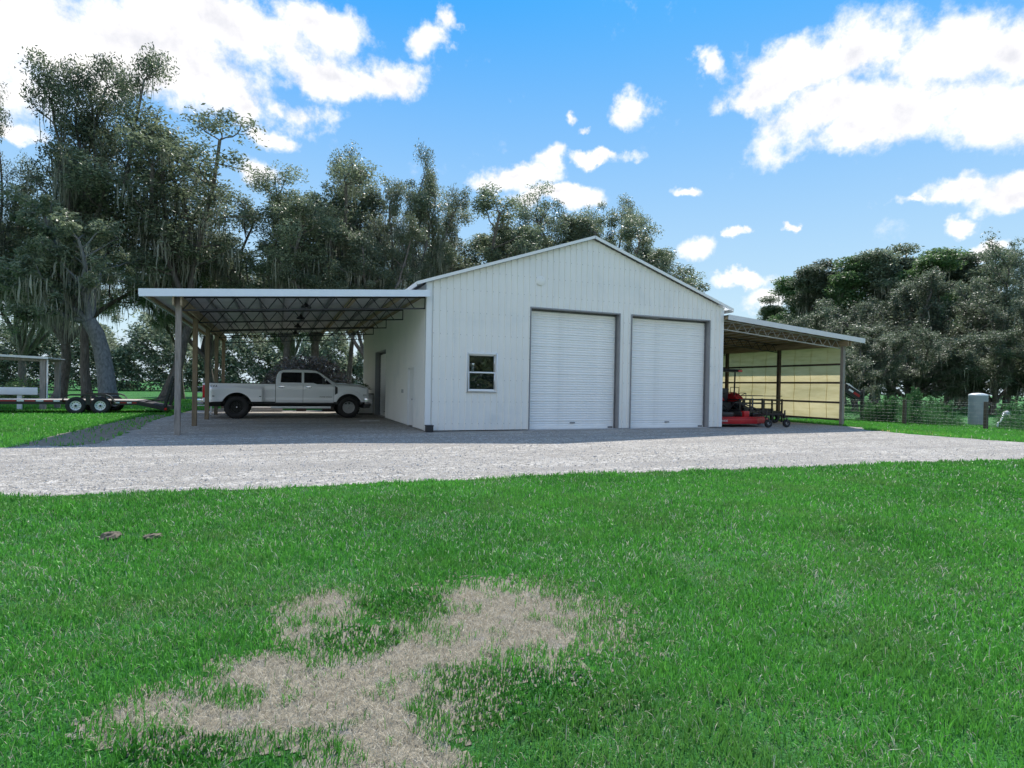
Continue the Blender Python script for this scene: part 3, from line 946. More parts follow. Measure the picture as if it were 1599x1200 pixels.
def fz(x): return float(np.interp(x, [3.84, 4.2, 5.0, 5.24], [1.455, 1.44, 1.37, 1.30]))
def fbul(x, z):
    d = math.hypot(x-WB, (z-.5)*1.0)
    return .045*(1-sm(abs(d-.60), .05, .18))
fen = side_panel('front_fender', xs, lambda x: arch(x, WB, .565, .50, .70), fz, fbul)
# hood, cowl, nose
mb = MB(); V, F = [], []
hx = np.linspace(3.80, 5.27, 12); hy = np.linspace(-.975, .975, 17)
for x in hx:
    for y in hy:
        e = abs(y)/.975
        z = float(np.interp(x, [3.8, 4.2, 5.0, 5.2, 5.27], [1.485, 1.49, 1.44, 1.40, 1.33])) + .035*(1-e**2) - .05*sm(e, .86, 1.0)
        z += .02*sm(e, .28, .34)*(1-sm(e, .60, .68))
        V.append((x, y, z))
for i in range(11):
    for j in range(16): F.append((i*17+j, (i+1)*17+j, (i+1)*17+j+1, i*17+j+1))
mb.add(V, F, True); mb.build('hood', SILVER, truck)
mb = MB(); mb.prism([(5.18, .72), (5.30, .72), (5.33, .95), (5.30, 1.33), (5.2, 1.38), (5.18, 1.0)], -.95, .95); mb.build('nose', SILVER, truck, bevel=.02)
mb = MB(); mb.span((5.29, -.60, .86), (5.345, .60, 1.30)); gr = mb.build('grille', BLACKP, truck, bevel=.01)
mb = MB()
for z in (.95, 1.06, 1.17, 1.26): mb.span((5.33, -.58, z-.02), (5.365, .58, z+.02))
mb.build('grille_bar', CHROME, gr)
for s in (-1, 1):
    mb = MB(); mb.prism([(5.06, .98), (5.30, .95), (5.335, 1.02), (5.32, 1.31), (5.10, 1.33)], s*.66, s*1.0); mb.build('headlight', LENS, truck, bevel=.02)
    mb = MB(); mb.prism([(-1.27, .84), (-1.05, .87), (-1.02, 1.1), (-1.05, 1.36), (-1.27, 1.37)], s*.86, s*1.022); mb.build('tail_light', TAILRED, truck, bevel=.015)
mb = MB(); mb.prism([(5.16, .60), (5.44, .60), (5.50, .68), (5.47, .86), (5.14, .88)], -1.0, 1.0); mb.build('front_bumper', CHROME, truck, bevel=.03)
mb = MB(); mb.prism([(5.10, .42), (5.38, .44), (5.46, .60), (5.12, .60)], -.94, .94); mb.build('lower_valance', PLASTIC, truck, bevel=.02)
mb = MB(); mb.prism([(-1.50, .60), (-1.22, .58), (-1.22, .80), (-1.48, .80)], -.98, .98); mb.build('rear_bumper', CHROME, truck, bevel=.02)
# cab shell
def ys(z): return .965 - (z-1.45)/.60*.20
ring0 = [(1.47, 1.44), (3.98, 1.46)]
mb = MB()
prof = [(1.475, 1.44), (1.475, 1.62), (1.52, 1.85), (1.60, 1.985), (1.75, 2.055), (2.3, 2.085), (2.85, 2.08), (3.12, 2.045), (3.30, 1.955), (3.98, 1.465)]
n_ = len(prof)
V = []
for s in (-1, 1):
    for (x, z) in prof: V.append((x, s*ys(min(z, 2.06)), z))
Vc = [(x, 0, z+(.025 if z > 1.9 else 0)) for (x, z) in prof]
F = [tuple(range(n_)), tuple(range(2*n_-1, n_-1, -1))]
V += Vc
for i in range(n_-1):
    F.append((i, 2*n_+i, 2*n_+i+1, i+1)); F.append((2*n_+i, n_+i, n_+i+1, 2*n_+i+1))
mb.add(V, F)
mb.build('cab_shell', SILVER, truck, bevel=.035, seg=3)
def win_poly(name, poly, mat, parent, off=.006):
    for s in (-1, 1):
        mb = MB()
        P0 = [(x, s*(ys(z)+off), z) for x, z in poly]; P1 = [(x, s*(ys(z)-.05), z) for x, z in poly]
        n = len(poly); F = [tuple(range(n)), tuple(range(2*n-1, n-1, -1))] + [(i, (i+1) % n, n+(i+1) % n, n+i) for i in range(n)]
        mb.add(P0+P1, F); mb.build(name, mat, parent)
win_poly('rear_door_glass', [(1.66, 1.52), (2.50, 1.52), (2.50, 1.965), (1.75, 1.955), (1.69, 1.90)], TINTED, truck)
win_poly('front_door_glass', [(2.60, 1.52), (2.98, 1.52), (3.12, 1.47), (3.74, 1.47), (3.20, 1.93), (3.05, 1.965), (2.60, 1.965)], TINTED, truck)
mb = MB(); mb.add([(3.93, -.86, 1.52), (3.93, .86, 1.52), (3.335, .70, 1.955), (3.335, -.70, 1.955)], [(0, 1, 2, 3)])
for i in range(len(mb.v)): mb.v[i] = (mb.v[i][0]+.03, mb.v[i][1], mb.v[i][2]+.02)
mb.build('windshield', TINTED, truck)
mb = MB(); mb.add([(1.466, -.72, 1.52), (1.466, .72, 1.52), (1.50, .66, 1.9), (1.50, -.66, 1.9)], [(0, 1, 2, 3)]); mb.build('rear_window', TINTED, truck)
for s in (-1, 1):
    for x in (1.60, 2.68):
        mb = MB(); mb.box((x+.10, s*1.02, 1.33), (.24, .03, .045)); mb.box((x+.10, s*1.008, 1.33), (.15, .01, .09)); mb.build('door_handle', CHROME, truck, bevel=.01)
    mb = MB(); mb.box((3.40, s*1.17, 1.60), (.13, .22, .27)); mi = mb.build('mirror', PLASTIC, truck, bevel=.035)
    mb = MB(); mb.bar((3.52, s*.95, 1.50), (3.42, s*1.10, 1.53), .06, .05); mb.build('mirror_arm', PLASTIC, mi)
    mb = MB(); mb.box((3.46, s*1.19, 1.645), (.06, .17, .10)); mb.build('mirror_cap', CHROME, mi, bevel=.02)
    mb = MB(); mb.prism([(3.88, 1.02), (3.99, 1.08), (3.99, 1.34), (3.88, 1.40)], s*1.0, s*1.022); mb.build('fender_vent', PLASTIC, truck, bevel=.008)
    mb = MB(); mb.tube([(1.3, s*1.0, .46), (3.7, s*1.0, .46)], .05, 10); mb.span((1.5, s*.75, .43), (1.58, s*1.0, .5)); mb.span((3.2, s*.75, .43), (3.28, s*1.0, .5))
    mb.build('running_board', SILVER, truck)
    mb = MB(); mb.span((-.95, s*.70, .60), (5.1, s*.93, .71)); mb.build('rocker', PLASTIC, truck)
    for x in (-.86, .88):
        mb = MB(); mb.box((x, s*1.208, .92), (.08, .02, .03)); mb.build('marker_lamp', PLASTIC, truck)
mb = MB(); mb.span((-1.15, -.5, .48), (5.1, .5, .72)); mb.span((-.2, -.75, .42), (.2, .75, .56)); mb.span((WB-.15, -.75, .42), (WB+.15, .75, .54))
mb.span((1.4, -.95, .66), (3.9, .95, 1.4)); mb.span((3.9, -.62, .66), (5.15, .62, 1.38))
mb.build('chassis', PLASTIC, truck)
mb = MB()
for s in (-1, 1):
    for c in (0, WB):
        V, F = [], []
        for k in range(19):
            a = math.pi*k/18
            for y in (s*.45, s*(1.16 if c == 0 else .96)): V.append((c+.60*math.cos(a), y, .50+.60*math.sin(a)))
        for k in range(18): F.append((2*k, 2*k+1, 2*k+3, 2*k+2))
        mb.add(V, F, True)
        mb.add([V[2*k] for k in range(19)], [tuple(range(19))])
mb.build('wheel_well', PLASTIC, truck)
def truck_wheel(x, y, face, dish):
    ty = tyre_mb(.465, .30, .262, 26).build('tyre', BLACK, truck); ty.location = (x, y, .462); ty.rotation_euler.y = x
    rm = rim_mb(.262, .30, 8, dish, .065, face, .034).build('rim', RIMB if x < 1 else RIMG, ty)
    mb = MB(); mb.lathe([(0, .012), (.03, .012), (.035, 0)], 14, Matrix.Translation((0, face*(.1125-dish+.035), 0)) @ (WHEEL_AX if face < 0 else rotX(R(-90))))
    mb.build('hub_cap', CHROME, ty)
    return ty
truck_wheel(0, -1.02, -1, .10); truck_wheel(0, 1.02, 1, .10); truck_wheel(0, -.68, -1, .05); truck_wheel(0, .68, 1, .05)
truck_wheel(WB, -.86, -1, .02); truck_wheel(WB, .86, 1, .02)
def badge(body, size, x, z, y, col):
    me = text_mesh(body, size, .003); me.materials.append(col)
    o = link_mesh('badge', me, None, truck); o.rotation_euler = (R(90), 0, 0); o.location = (x, y, z)
badge('FX4', .15, -.98, 1.27, -1.075, BLACKP)
badge('POWER STROKE', .068, 3.24, .895, -.995, BLACKP)
mb = MB(); mb.tube([(4.05, .8, 1.47), (3.95, .84, 1.95)], .006, 5); mb.build('aerial', BLACKP, truck)
mb = MB(); mb.box((2.55, 0, 2.135), (.10, .05, .05)); mb.build('roof_aerial', BLACKP, truck, bevel=.01)

# ------------------------------------------------------------------ red tractor, red mower, black carrier
trac = thing('red_tractor', 'red compact tractor with roll bar and canopy behind the barn corner', 'tractor', (14.75, 2.9, 0), R(97))
def tr_wheel(x, y, r, wd, rim, lugs):
    ty = tyre_mb(r, wd, rim, lugs, .03).build('tyre', BLACK, trac); ty.location = (x, y, r+.02)
    rim_mb(rim, wd, 6, .06, .10, -1 if y < 0 else 1, .06).build('rim', STEEL_G, ty)
tr_wheel(0, -.68, .66, .40, .34, 20); tr_wheel(0, .68, .66, .40, .34, 20)
tr_wheel(1.75, -.58, .40, .26, .2, 16); tr_wheel(1.75, .58, .40, .26, .2, 16)
mb = MB(); mb.span((-.45, -.28, .5), (.35, .28, .95)); mb.span((.3, -.2, .45), (1.9, .2, .75)); mb.span((-.15, -.6, .58), (.15, .6, .76)); mb.span((1.65, -.55, .36), (1.85, .55, .46))
mb.span((-.3, -.55, .92), (.75, .55, .97))
mb.build('chassis', STEEL, trac, bevel=.02)
mb = MB(); mb.prism([(.78, .78), (2.2, .74), (2.24, 1.15), (2.1, 1.28), (.78, 1.42)], -.30, .30); mb.build('hood', REDP, trac, bevel=.06, seg=3)
for s in (-1, 1):
    mb = MB(); V, F = [], []
    for k in range(13):
        a = R(12)+R(140)*k/12
        for y in (s*.42, s*.93): V.append((.74*math.cos(a), y, .70+.72*math.sin(a)+.02))
    for k in range(12): F.append((2*k, 2*k+1, 2*k+3, 2*k+2))
    mb.add(V, F, True)
    poly = [(.72*math.cos(R(12)+R(140)*k/12), .70+.72*math.sin(R(12)+R(140)*k/12)) for k in range(13)]
    mb.prism(poly+[(-.4, .95), (.4, .95)], s*.40, s*.43)
    mb.build('fender', REDP, trac)
    mb = MB(); mb.tube([(-.55, s*.86, 1.30), (-.80, s*.86, 1.40), (-.80, s*.50, 1.40), (-.55, s*.50, 1.34)], .016, 6); mb.tube([(-.80, s*.86, 1.40), (-.80, s*.86, 1.15)], .016, 6)
    mb.tube([(.1, s*.88, 1.42), (.1, s*.88, 1.66), (-.38, s*.88, 1.66), (-.38, s*.88, 1.36)], .016, 6)
    mb.build('fender_rail', STEEL, trac)
mb = MB(); mb.prism([(-.28, .98), (.2, .98), (.2, 1.12), (-.15, 1.14), (-.26, 1.62), (-.36, 1.60)], -.24, .24); mb.build('seat', material('seat_vinyl', (.03, .03, .032), .5), trac, bevel=.03)
mb = MB(); mb.tube([(.72, 0, 1.35), (.5, 0, 1.55)], .025, 8)
V = [(.5+.03*math.cos(a)*0+.12*math.cos(a)*.5, .19*math.sin(a), 1.55+.19*math.cos(a)*.8) for a in np.linspace(0, 2*math.pi, 17)]
mb.tube(V, .014, 6); mb.build('steering_wheel', BLACKP, trac)
mb = MB(); mb.tube([(-.42, -.5, .85), (-.46, -.5, 2.38), (-.46, .5, 2.38), (-.42, .5, .85)], .035, 8); mb.build('roll_bar', STEEL, trac)
mb = MB(); mb.span((-.75, -.62, 2.43), (.65, .62, 2.50)); mb.span((-.75, -.62, 2.36), (-.71, .62, 2.43)); mb.build('canopy', BLACKP, trac, bevel=.02)
mb = MB(); mb.span((-.78, -.6, 2.38), (-.74, -.35, 2.46)); mb.build('tail_lamp', TAILRED, trac)
for s in (-1, 1):
    mb = MB(); mb.bar((-.4, s*.3, .62), (-1.25, s*.38, .50), .04, .06); mb.bar((-.35, s*.3, 1.0), (-.85, s*.36, .58), .025, .03); mb.build('lift_arm', STEEL, trac)
mb = MB(); mb.tube([(-.45, 0, .98), (-1.2, 0, .95)], .03, 8); mb.tube([(-.45, 0, .62), (-1.7, 0, .55)], .045, 8); mb.build('top_link', STEEL, trac)

mow = thing('finish_mower', 'red finishing mower deck with black caster wheels behind the tractor', 'mower', (13.85, .55, 0), R(-4))
mb = MB(); deck = [(-1.75, -.20), (-.95, -.62), (.30, -.62), (.75, -.34), (1.15, -.30), (1.15, .45), (.6, .72), (-1.3, .72), (-1.75, .45)]
mb.prism(deck, .13, .36, 'z'); mb.build('deck', REDP, mow, bevel=.025)
mb = MB(); mb.prism([(x*.9, y*.85) for x, y in deck], .36, .41, 'z'); mb.build('deck_top', REDP, mow, bevel=.01)
mb = MB(); mb.span((-1.2, -.30, .41), (-.65, .25, .60)); mb.span((-.3, -.3, .41), (.2, .2, .62)); mb.span((.4, -.22, .41), (.85, .25, .58)); mb.build('pulley_cover', BLACKP, mow, bevel=.05)
mb = MB(); mb.span((-.22, -.42, .40), (.05, -.2, .66)); mb.build('gearbox', REDP, mow, bevel=.03)
mb = MB()
mb.bar((-.5, .55, .41), (-.25, .15, 1.0), .05, .05); mb.bar((.4, .55, .41), (.15, .15, 1.0), .05, .05); mb.bar((-.25, .15, 1.0), (.15, .15, 1.0), .05, .05)
mb.bar((-.05, .15, 1.0), (.62, -.5, .50), .04, .05)
mb.bar((.1, .1, .98), (1.1, -.45, .52), .04, .05)
mb.build('hitch_frame', BLACKP, mow)
def caster(x, y, ax, ay):
    mb = MB(); mb.bar((ax, ay, .50), (x, y, .56), .07, .07); mb.tube([(x, y, .40), (x, y, .72)], .035, 10)
    mb.bar((x+.02, y-.085, .43), (x+.10, y-.085, .17), .012, .06); mb.bar((x+.02, y+.085, .43), (x+.10, y+.085, .17), .012, .06); mb.span((x-.03, y-.09, .42), (x+.08, y+.09, .44))
    o = mb.build('caster_arm', BLACKP, mow)
    w_ = tyre_mb(.17, .11, .07).build('caster_wheel', BLACK, o); w_.location = (x+.10, y, .175)
    mb = MB(); mb.lathe([(0, -.05), (.07, -.05), (.07, .05), (0, .05)], 16, Matrix.Translation((x+.10, y, .175)) @ WHEEL_AX); mb.build('caster_hub', RIMG, o)
caster(.42, -.98, .30, -.45); caster(1.42, -.92, 1.0, -.25); caster(1.5, .8, 1.0, .45); caster(-1.6, .9, -1.2, .6)
me = text_mesh('LAND PRIDE', .115, .003); me.materials.append(WHITEP)
tx = link_mesh('lettering', me, None, mow); tx.rotation_euler = (R(90), 0, R(-27.7)); tx.location = (-1.70, -.235, .215)

car = thing('equipment_carrier', 'black steel carrier frame with rails standing behind the red mower', 'equipment frame', (16.35, 2.5, 0), R(2))
mb = MB()
for y in (-.55, .6):
    for z in (.55, .92, 1.10, 1.28): mb.bar((-1.35, y, z), (1.35, y, z), .04, .05 if z != 1.28 else .03)
for x in (-1.35, 1.35):
    for z in (.55, 1.10): mb.bar((x, -.55, z), (x, .6, z), .04, .05)
mb.build('rail', BLACKP, car)
for x in (-1.35, -.7, .12, .7, 1.35):
    mb = MB(); wd_ = .15 if x == .12 else .06
    mb.span((x-wd_/2, -.59, .05), (x+wd_/2, -.53, 1.14)); mb.build('upright', BLACKP, car)
    mb = MB(); mb.span((x-wd_/2, .57, .05), (x+wd_/2, .63, 1.14)); mb.build('upright', BLACKP, car)
mb = MB(); mb.span((-1.33, -.53, .45), (1.33, .58, .52)); mb.span((-.9, -.4, .52), (-.3, .2, .74)); mb.span((.35, -.3, .52), (1.1, .3, .68)); mb.build('load_floor', STEEL, car)
for x in (-1.0, 1.0):
    wv = tyre_mb(.24, .16, .12).build('tyre', BLACK, car); wv.location = (x, -.45, .245)
mb = MB(); mb.tube([(-.62, -.55, 1.28), (-.62, -.62, 1.28), (-.62, -.62, .6)], .014, 6); mb.build('latch_rod', STEEL_G, car)

# ------------------------------------------------------------------ flat equipment trailer on the left lawn
fl = thing('flatbed_trailer', 'long black flatbed trailer with white wheels and raised ramps on the left lawn', 'trailer', (-12.05, 11.6, 0))
WOODDECK = material('deck_plank', (.42, .38, .33), .85, var=.3, vscale=4, stretch=(.5, 6, 1))
mb = MB()
mb.span((-6.5, 0, .42), (-.85, .06, .60)); mb.span((-6.5, 2.04, .42), (-.85, 2.1, .60)); mb.span((.85, 0, .40), (1.75, .06, .56)); mb.span((.85, 2.04, .40), (1.75, 2.1, .56))
mb.bar((1.75, .03, .48), (2.85, .03, .22), .06, .15); mb.bar((1.75, 2.07, .48), (2.85, 2.07, .22), .06, .15); mb.span((-.85, 0.25, .42), (.85, 1.85, .56))
mb.span((2.8, 0, .14), (2.9, 2.1, .3))
for x in np.arange(-6.3, 1.7, .6): mb.span((x, .06, .44), (x+.06, 2.04, .56))
mb.build('frame', BLACKP, fl)
for k in range(8):
    y = .08+k*.2425
    mb = MB(); mb.span((-6.5, y, .565), (1.74, y+.235, .605)); mb.build('deck_plank', WOODDECK, fl)
mb = MB(); mb.bar((1.74, 1.05, .585), (2.85, 1.05, .30), 1.9, .03); mb.build('dovetail', STEEL, fl)
for y in (-.26, 2.1):
    mb = MB(); pr = [(-.98, .52), (-.80, .80), (-.62, .87), (.62, .87), (.80, .80), (.98, .52)]
    for (a, b) in zip(pr[:-1], pr[1:]): mb.add([(a[0], y, a[1]), (b[0], y, b[1]), (b[0], y+.26, b[1]), (a[0], y+.26, a[1])], [(0, 1, 2, 3)])
    yo = y if y < 0 else y+.26
    for (a, b) in zip(pr[:-1], pr[1:]): mb.add([(a[0], yo, a[1]), (b[0], yo, b[1]), (b[0], yo, b[1]-.07), (a[0], yo, a[1]-.07)], [(0, 1, 2, 3)])
    mb.span((-.08, y+.02, .42), (.08, y+.22, .86))
    mb.build('fender', BLACKP, fl)
WRIM = material('white_rim', (.75, .75, .75), .4)
def tr_wh(x, y, f):
    ty = tyre_mb(.375, .22, .205).build('tyre', BLACK, fl); ty.location = (x, y, .372)
    mb = MB(); mm = WHEEL_AX if f < 0 else rotX(R(-90))
    mb.lathe([(.205, .085), (.19, .095), (.18, .06), (.15, .045), (.12, .05), (.07, .06), (.065, .075), (0, .075)], 28, mm)
    rm = mb.build('rim', WRIM, ty)
    mb = MB()
    for k in range(10):
        a = 2*math.pi*k/10
        mb.lathe([(0, .004), (.016, .004), (.016, -.01)], 10, mm @ Matrix.Translation((.148*math.cos(a), .148*math.sin(a), .047)))
    mb.lathe([(0, .10), (.04, .10), (.045, .07)], 14, mm); mb.build('hub', BLACKP, ty)
for x in (-.44, .44):
    tr_wh(x, -.13, -1); tr_wh(x, 2.23, 1)
def tape(x0, x1, z, mt):
    mb = MB(); mb.span((x0, -.004, z-.028), (x1, .0, z+.028)); mb.build('reflective_tape', mt, fl)
x = -6.2; k = 0
for (a, b, c) in [(-3.1, -2.55, 0), (-2.52, -2.28, 1), (-2.26, -1.9, 0), (-1.87, -1.62, 1), (-1.6, -1.3, 0), (-1.27, -1.05, 1), (-1.03, -.88, 0), (-3.6, -3.15, 1), (-4.4, -3.65, 0)]:
    tape(a, b, .565, WHITETAPE if c else REDTAPE)
for (a, b, c) in [(.92, 1.10, 1), (1.12, 1.36, 0), (1.38, 1.55, 1), (1.57, 1.74, 0)]: tape(a, b, .50, WHITETAPE if c else REDTAPE)
mb = MB(); mb.span((2.82, -.02, .17), (2.915, -.0, .27)); mb.build('tail_lamp', TAILRED, fl)
for i, y in enumerate((.35, 1.75)):
    rp = MB(); b0 = Vector((2.78, y, .30)); b1 = Vector((3.12, y, 1.72))
    for o in (-.2, .2): rp.bar(b0+Vector((0, o, 0)), b1+Vector((0, o, 0)), .05, .09, up=(1, 0, 0))
    for t_ in np.linspace(.04, .96, 8): rp.bar(b0.lerp(b1, t_)+Vector((0, -.2, 0)), b0.lerp(b1, t_)+Vector((0, .2, 0)), .05, .05)
    rp.build('ramp', BLACKP, fl)
    mb = MB(); mb.bar((1.9, y, .52), (2.84, y, .62), .03, .03); mb.bar((1.9, y, .50), (2.9, y, .86), .03, .03); mb.build('ramp_stay', BLACKP, fl)

# ------------------------------------------------------------------ gooseneck trailer nose seen past the lean-to
gn = thing('gooseneck_trailer', 'dark gooseneck trailer nose with red and white tape beyond the lean-to', 'trailer')
D = 31.0
pA = Vector(at(1296, 604, D+1.2)); pB = Vector(at(1322, 606, D)); pC = Vector(at(1343, 620, D-.2))
mb = MB(); lat = (pC-pB); lat.z = 0; lat = Vector((-lat.y, lat.x, 0)).normalized()
for s in (0, .75):
    o = lat*s
    mb.bar(pA+o, pB+o, .10, .42); mb.bar(pB+o-Vector((0, 0, .03)), pC+o, .10, .40)
mb.bar(pB, pB+lat*.75, .1, .3); mb.bar(pC, pC+lat*.75, .12, .45)
back = pA+Vector((-3.0, 7.0, -.6))
mb.bar(pA, back, .12, .4); mb.bar(pA+lat*.75, back+lat*.75, .12, .4)
mb.build('neck_frame', BLACKP, gn)
off = -lat*.055
mb = MB(); mb.bar(pB+(pA-pB)*.75+off, pB+(pA-pB)*.08+off, .012, .11); mb.bar(pB.lerp(pC, .52)+off, pB.lerp(pC, .95)+off, .012, .13); mb.build('red_tape', REDTAPE, gn)
mb = MB(); mb.bar(pB.lerp(pC, .16)+off, pB.lerp(pC, .48)+off, .012, .10); mb.build('white_tape', WHITETAPE, gn)
mb = MB(); up_ = Vector((0, 0, .24)); mb.bar(pB.lerp(pC, .0)+up_, pC+up_*1.0, .06, .05); mb.bar(pB.lerp(pC, .35)+up_*1.6+lat*.7, pC+up_*1.25+lat*.7, .06, .09)
mb.build('top_rail', WHITEP, gn)
j = pC+Vector((.12, -.05, 0))
mb = MB(); mb.span((j.x-.07, j.y-.07, .05), (j.x+.07, j.y+.07, j.z+.40)); mb.span((j.x-.14, j.y-.14, 0), (j.x+.14, j.y+.14, .06)); mb.build('jack_leg', BLACKP, gn)
mb = MB()
a, b = pB.lerp(pC, .25)-Vector((0, 0, .2)), pB.lerp(pC, .85)-Vector((0, 0, .2))
for sag in (.45, .62):
    mb.tube([a.lerp(b, t_)-Vector((0, 0, sag*4*t_*(1-t_))) for t_ in np.linspace(0, 1, 12)], .022, 5)
mb.build('safety_chain', STEEL, gn)

# ------------------------------------------------------------------ small wooden shelter, left edge
sh = thing('wooden_shelter', 'small wooden shelter with pale roof and white board at the left edge', 'shelter', (-16.6, 16.0, 0))
mb = MB(); mb.bar((-3.4, 0, 2.68), (2.10, 0, 2.49), 2.4, .05); mb.bar((-3.4, -1.2, 2.66), (2.12, -1.2, 2.475), .03, .10); mb.build('roof', material('pale_roof', (.62, .62, .61), .5, .2, var=.1), sh)
for (x, y) in ((1.86, -.95), (1.86, .95), (-3.2, -.95), (-3.2, .95)):
    mb = MB(); mb.span((x-.11, y-.09, -.02), (x+.11, y+.09, 2.44)); mb.build('post', POST_GREY, sh)
mb = MB(); mb.bar((-3.4, -.95, 2.55), (2.0, -.95, 2.38), .06, .16); mb.bar((-3.4, .95, 2.55), (2.0, .95, 2.38), .06, .16); mb.build('roof_beam', POST_GREY, sh)
mb = MB(); mb.span((2.0, -1.0, .4), (2.04, -.92, 2.4)); mb.build('corner_strip', WHITEP, sh)
mb = MB(); mb.span((-3.2, -1.12, .74), (1.70, -1.06, 1.08)); mb.build('front_board', WHITEP, sh, bevel=.008)
for x in (-1.2, 1.0):
    mb = MB(); mb.span((x-.09, -1.05, -.02), (x+.09, -.95, .80)); mb.build('board_leg', WHITEP, sh)
mb = MB(); mb.span((-3.1, -.9, .70), (1.7, .85, .76)); mb.build('counter', POST_GREY, sh)

# ------------------------------------------------------------------ fence, tank, pump on the right
fe = thing('wire_fence', 'wire mesh field fence on dark square posts right of the lean-to', 'fence')
f0 = np.array([23.72, -9.8]); fdir = np.array([-.118, .993]); fdir /= np.linalg.norm(fdir)
sp = 3.22
fp = [f0+fdir*sp*k for k in range(0, 9)]
fp = [p + (np.array([23.66, -3.33]) - (f0+fdir*sp*2)) for p in fp]
for i, p in enumerate(fp):
    mb = MB(); mb.span((p[0]-.065, p[1]-.065, -.05), (p[0]+.065, p[1]+.065, 1.22)); mb.build('post', DARKWOOD, fe, bevel=.006, smooth=False)
for i in range(len(fp)-1):
    a, b = fp[i], fp[i+1]; mb = MB()
    for z in (.06, .16, .28, .42, .57, .73, .90, 1.08, 1.17):
        mb.tube([(a[0]-.07, a[1], z), ((a[0]+b[0])/2-.07, (a[1]+b[1])/2, z-.012), (b[0]-.07, b[1], z)], .0025, 3, cap=False)
    for t_ in np.linspace(.02, .98, 20):
        q_ = a+(b-a)*t_; mb.tube([(q_[0]-.07, q_[1], .05), (q_[0]-.07, q_[1], 1.17)], .0018, 3, cap=False)
    mb.build('wire_mesh', GALV, fe)

tk = thing('water_tank', 'grey green ribbed plastic tank with pale domed lid behind the fence', 'tank', tuple(ground_at(1528, 28.2)))
mb = MB(); pr = [(0, 0), (.385, 0)]
for k in range(22): pr += [(.385+(.012 if k % 2 else 0), .05+k*.063)]
pr += [(.385, 1.46)]
mb.lathe(pr, 32); mb.build('tank_body', material('tank_plastic', (.27, .31, .32), .5, var=.12), tk)
mb = MB(); mb.lathe([(.395, 1.46), (.395, 1.50), (.36, 1.54), (.2, 1.585), (0, 1.60)], 32); mb.build('tank_lid', material('tank_lid', (.62, .65, .63), .45), tk)
pu = thing('well_pump', 'pale well pump with white pipe in the weeds beside the tank', 'well pump', tuple(ground_at(1567, 27.0)))
mb = MB(); mb.lathe([(0, 0), (.16, 0), (.16, .48), (.2, .5), (0, .5)], 18); mb.build('pump_base', STEEL_G, pu)
mb = MB(); mb.lathe([(0, 0), (.15, 0), (.17, .06), (.17, .38), (.12, .44), (0, .45)], 20, Matrix.Translation((-.10, -.1, .60)) @ Matrix.Scale(.7, 4) @ Matrix.Rotation(R(75), 4, 'Y')); mb.build('pump_body', material('pump_grey', (.36, .36, .37), .5), pu)
mb = MB(); mb.tube([(-.15, -.12, .64), (-.75, -.3, .30), (-1.25, -.45, .22), (-1.3, -.46, 0)], .04, 10); mb.build('pipe', WHITEP, pu)

# ------------------------------------------------------------------ small things under the carport
cb = thing('white_cabinet', 'plain white cabinet in front of the pickup against the barn wall', 'cabinet', (-.46, 10.95, 0))
mb = MB(); mb.span((-.36, -.3, .06), (.36, .3, 1.0)); mb.build('cabinet_body', WHITEP, cb, bevel=.015)
mb = MB(); mb.span((-.39, -.33, 1.0), (.39, .33, 1.04)); mb.build('cabinet_top', STEEL, cb)
mb = MB(); mb.span((-.34, -.28, 0), (.34, .28, .06)); mb.build('plinth', BLACKP, cb)
pp = thing('potted_plant', 'dark green leafy pot plant on top of the white cabinet', 'plant', (-.50, 10.9, 1.04))
mb = MB(); mb.lathe([(0, 0), (.10, 0), (.135, .2), (.12, .2), (.10, .17), (0, .17)], 16); mb.build('pot', PLASTIC, pp)
mb = MB(); r_ = random.Random(4)
for k in range(130):
    a = r_.uniform(0, 6.28); e = r_.uniform(.1, 1.4); L = r_.uniform(.12, .42)
    d = Vector((math.cos(a)*math.cos(e), math.sin(a)*math.cos(e), math.sin(e)))
    s = d.cross(Vector((0, 0, 1))).normalized()*r_.uniform(.025, .045); b = Vector((0, 0, .18))
    mb.add([b+d*L*.45, b+d*L*.75+s, b+d*L+Vector((0, 0, -.04)), b+d*L*.75-s], [(0, 1, 2, 3)])
mb.build('foliage', GREENLEAF, pp)
mb = MB(); mb.span((-1.40, 5.35, -.003), (-.62, 5.75, .025)); pv = mb.build('paving_slab', CONCRETE, None, bevel=.006); tag(pv, 'pale flat slab lying on the carport gravel near the walk door', 'slab')
rk = thing('white_rack', 'white metal shelf rack behind the pickup tailgate by the posts', 'rack', (-7.62, 10.9, 0), R(8))
mb = MB()
for x in (-.33, .33):
    for y in (-.2, .2): mb.tube([(x, y, 0), (x, y, 1.30)], .018, 6)
mb.build('rack_upright', WHITEP, rk)
for z in (.12, .42, .72, 1.02, 1.26):
    mb = MB()
    for y in (-.2, -.07, .07, .2): mb.tube([(-.34, y, z), (.34, y, z)], .016, 5)
    mb.build('rack_shelf', WHITEP, rk)
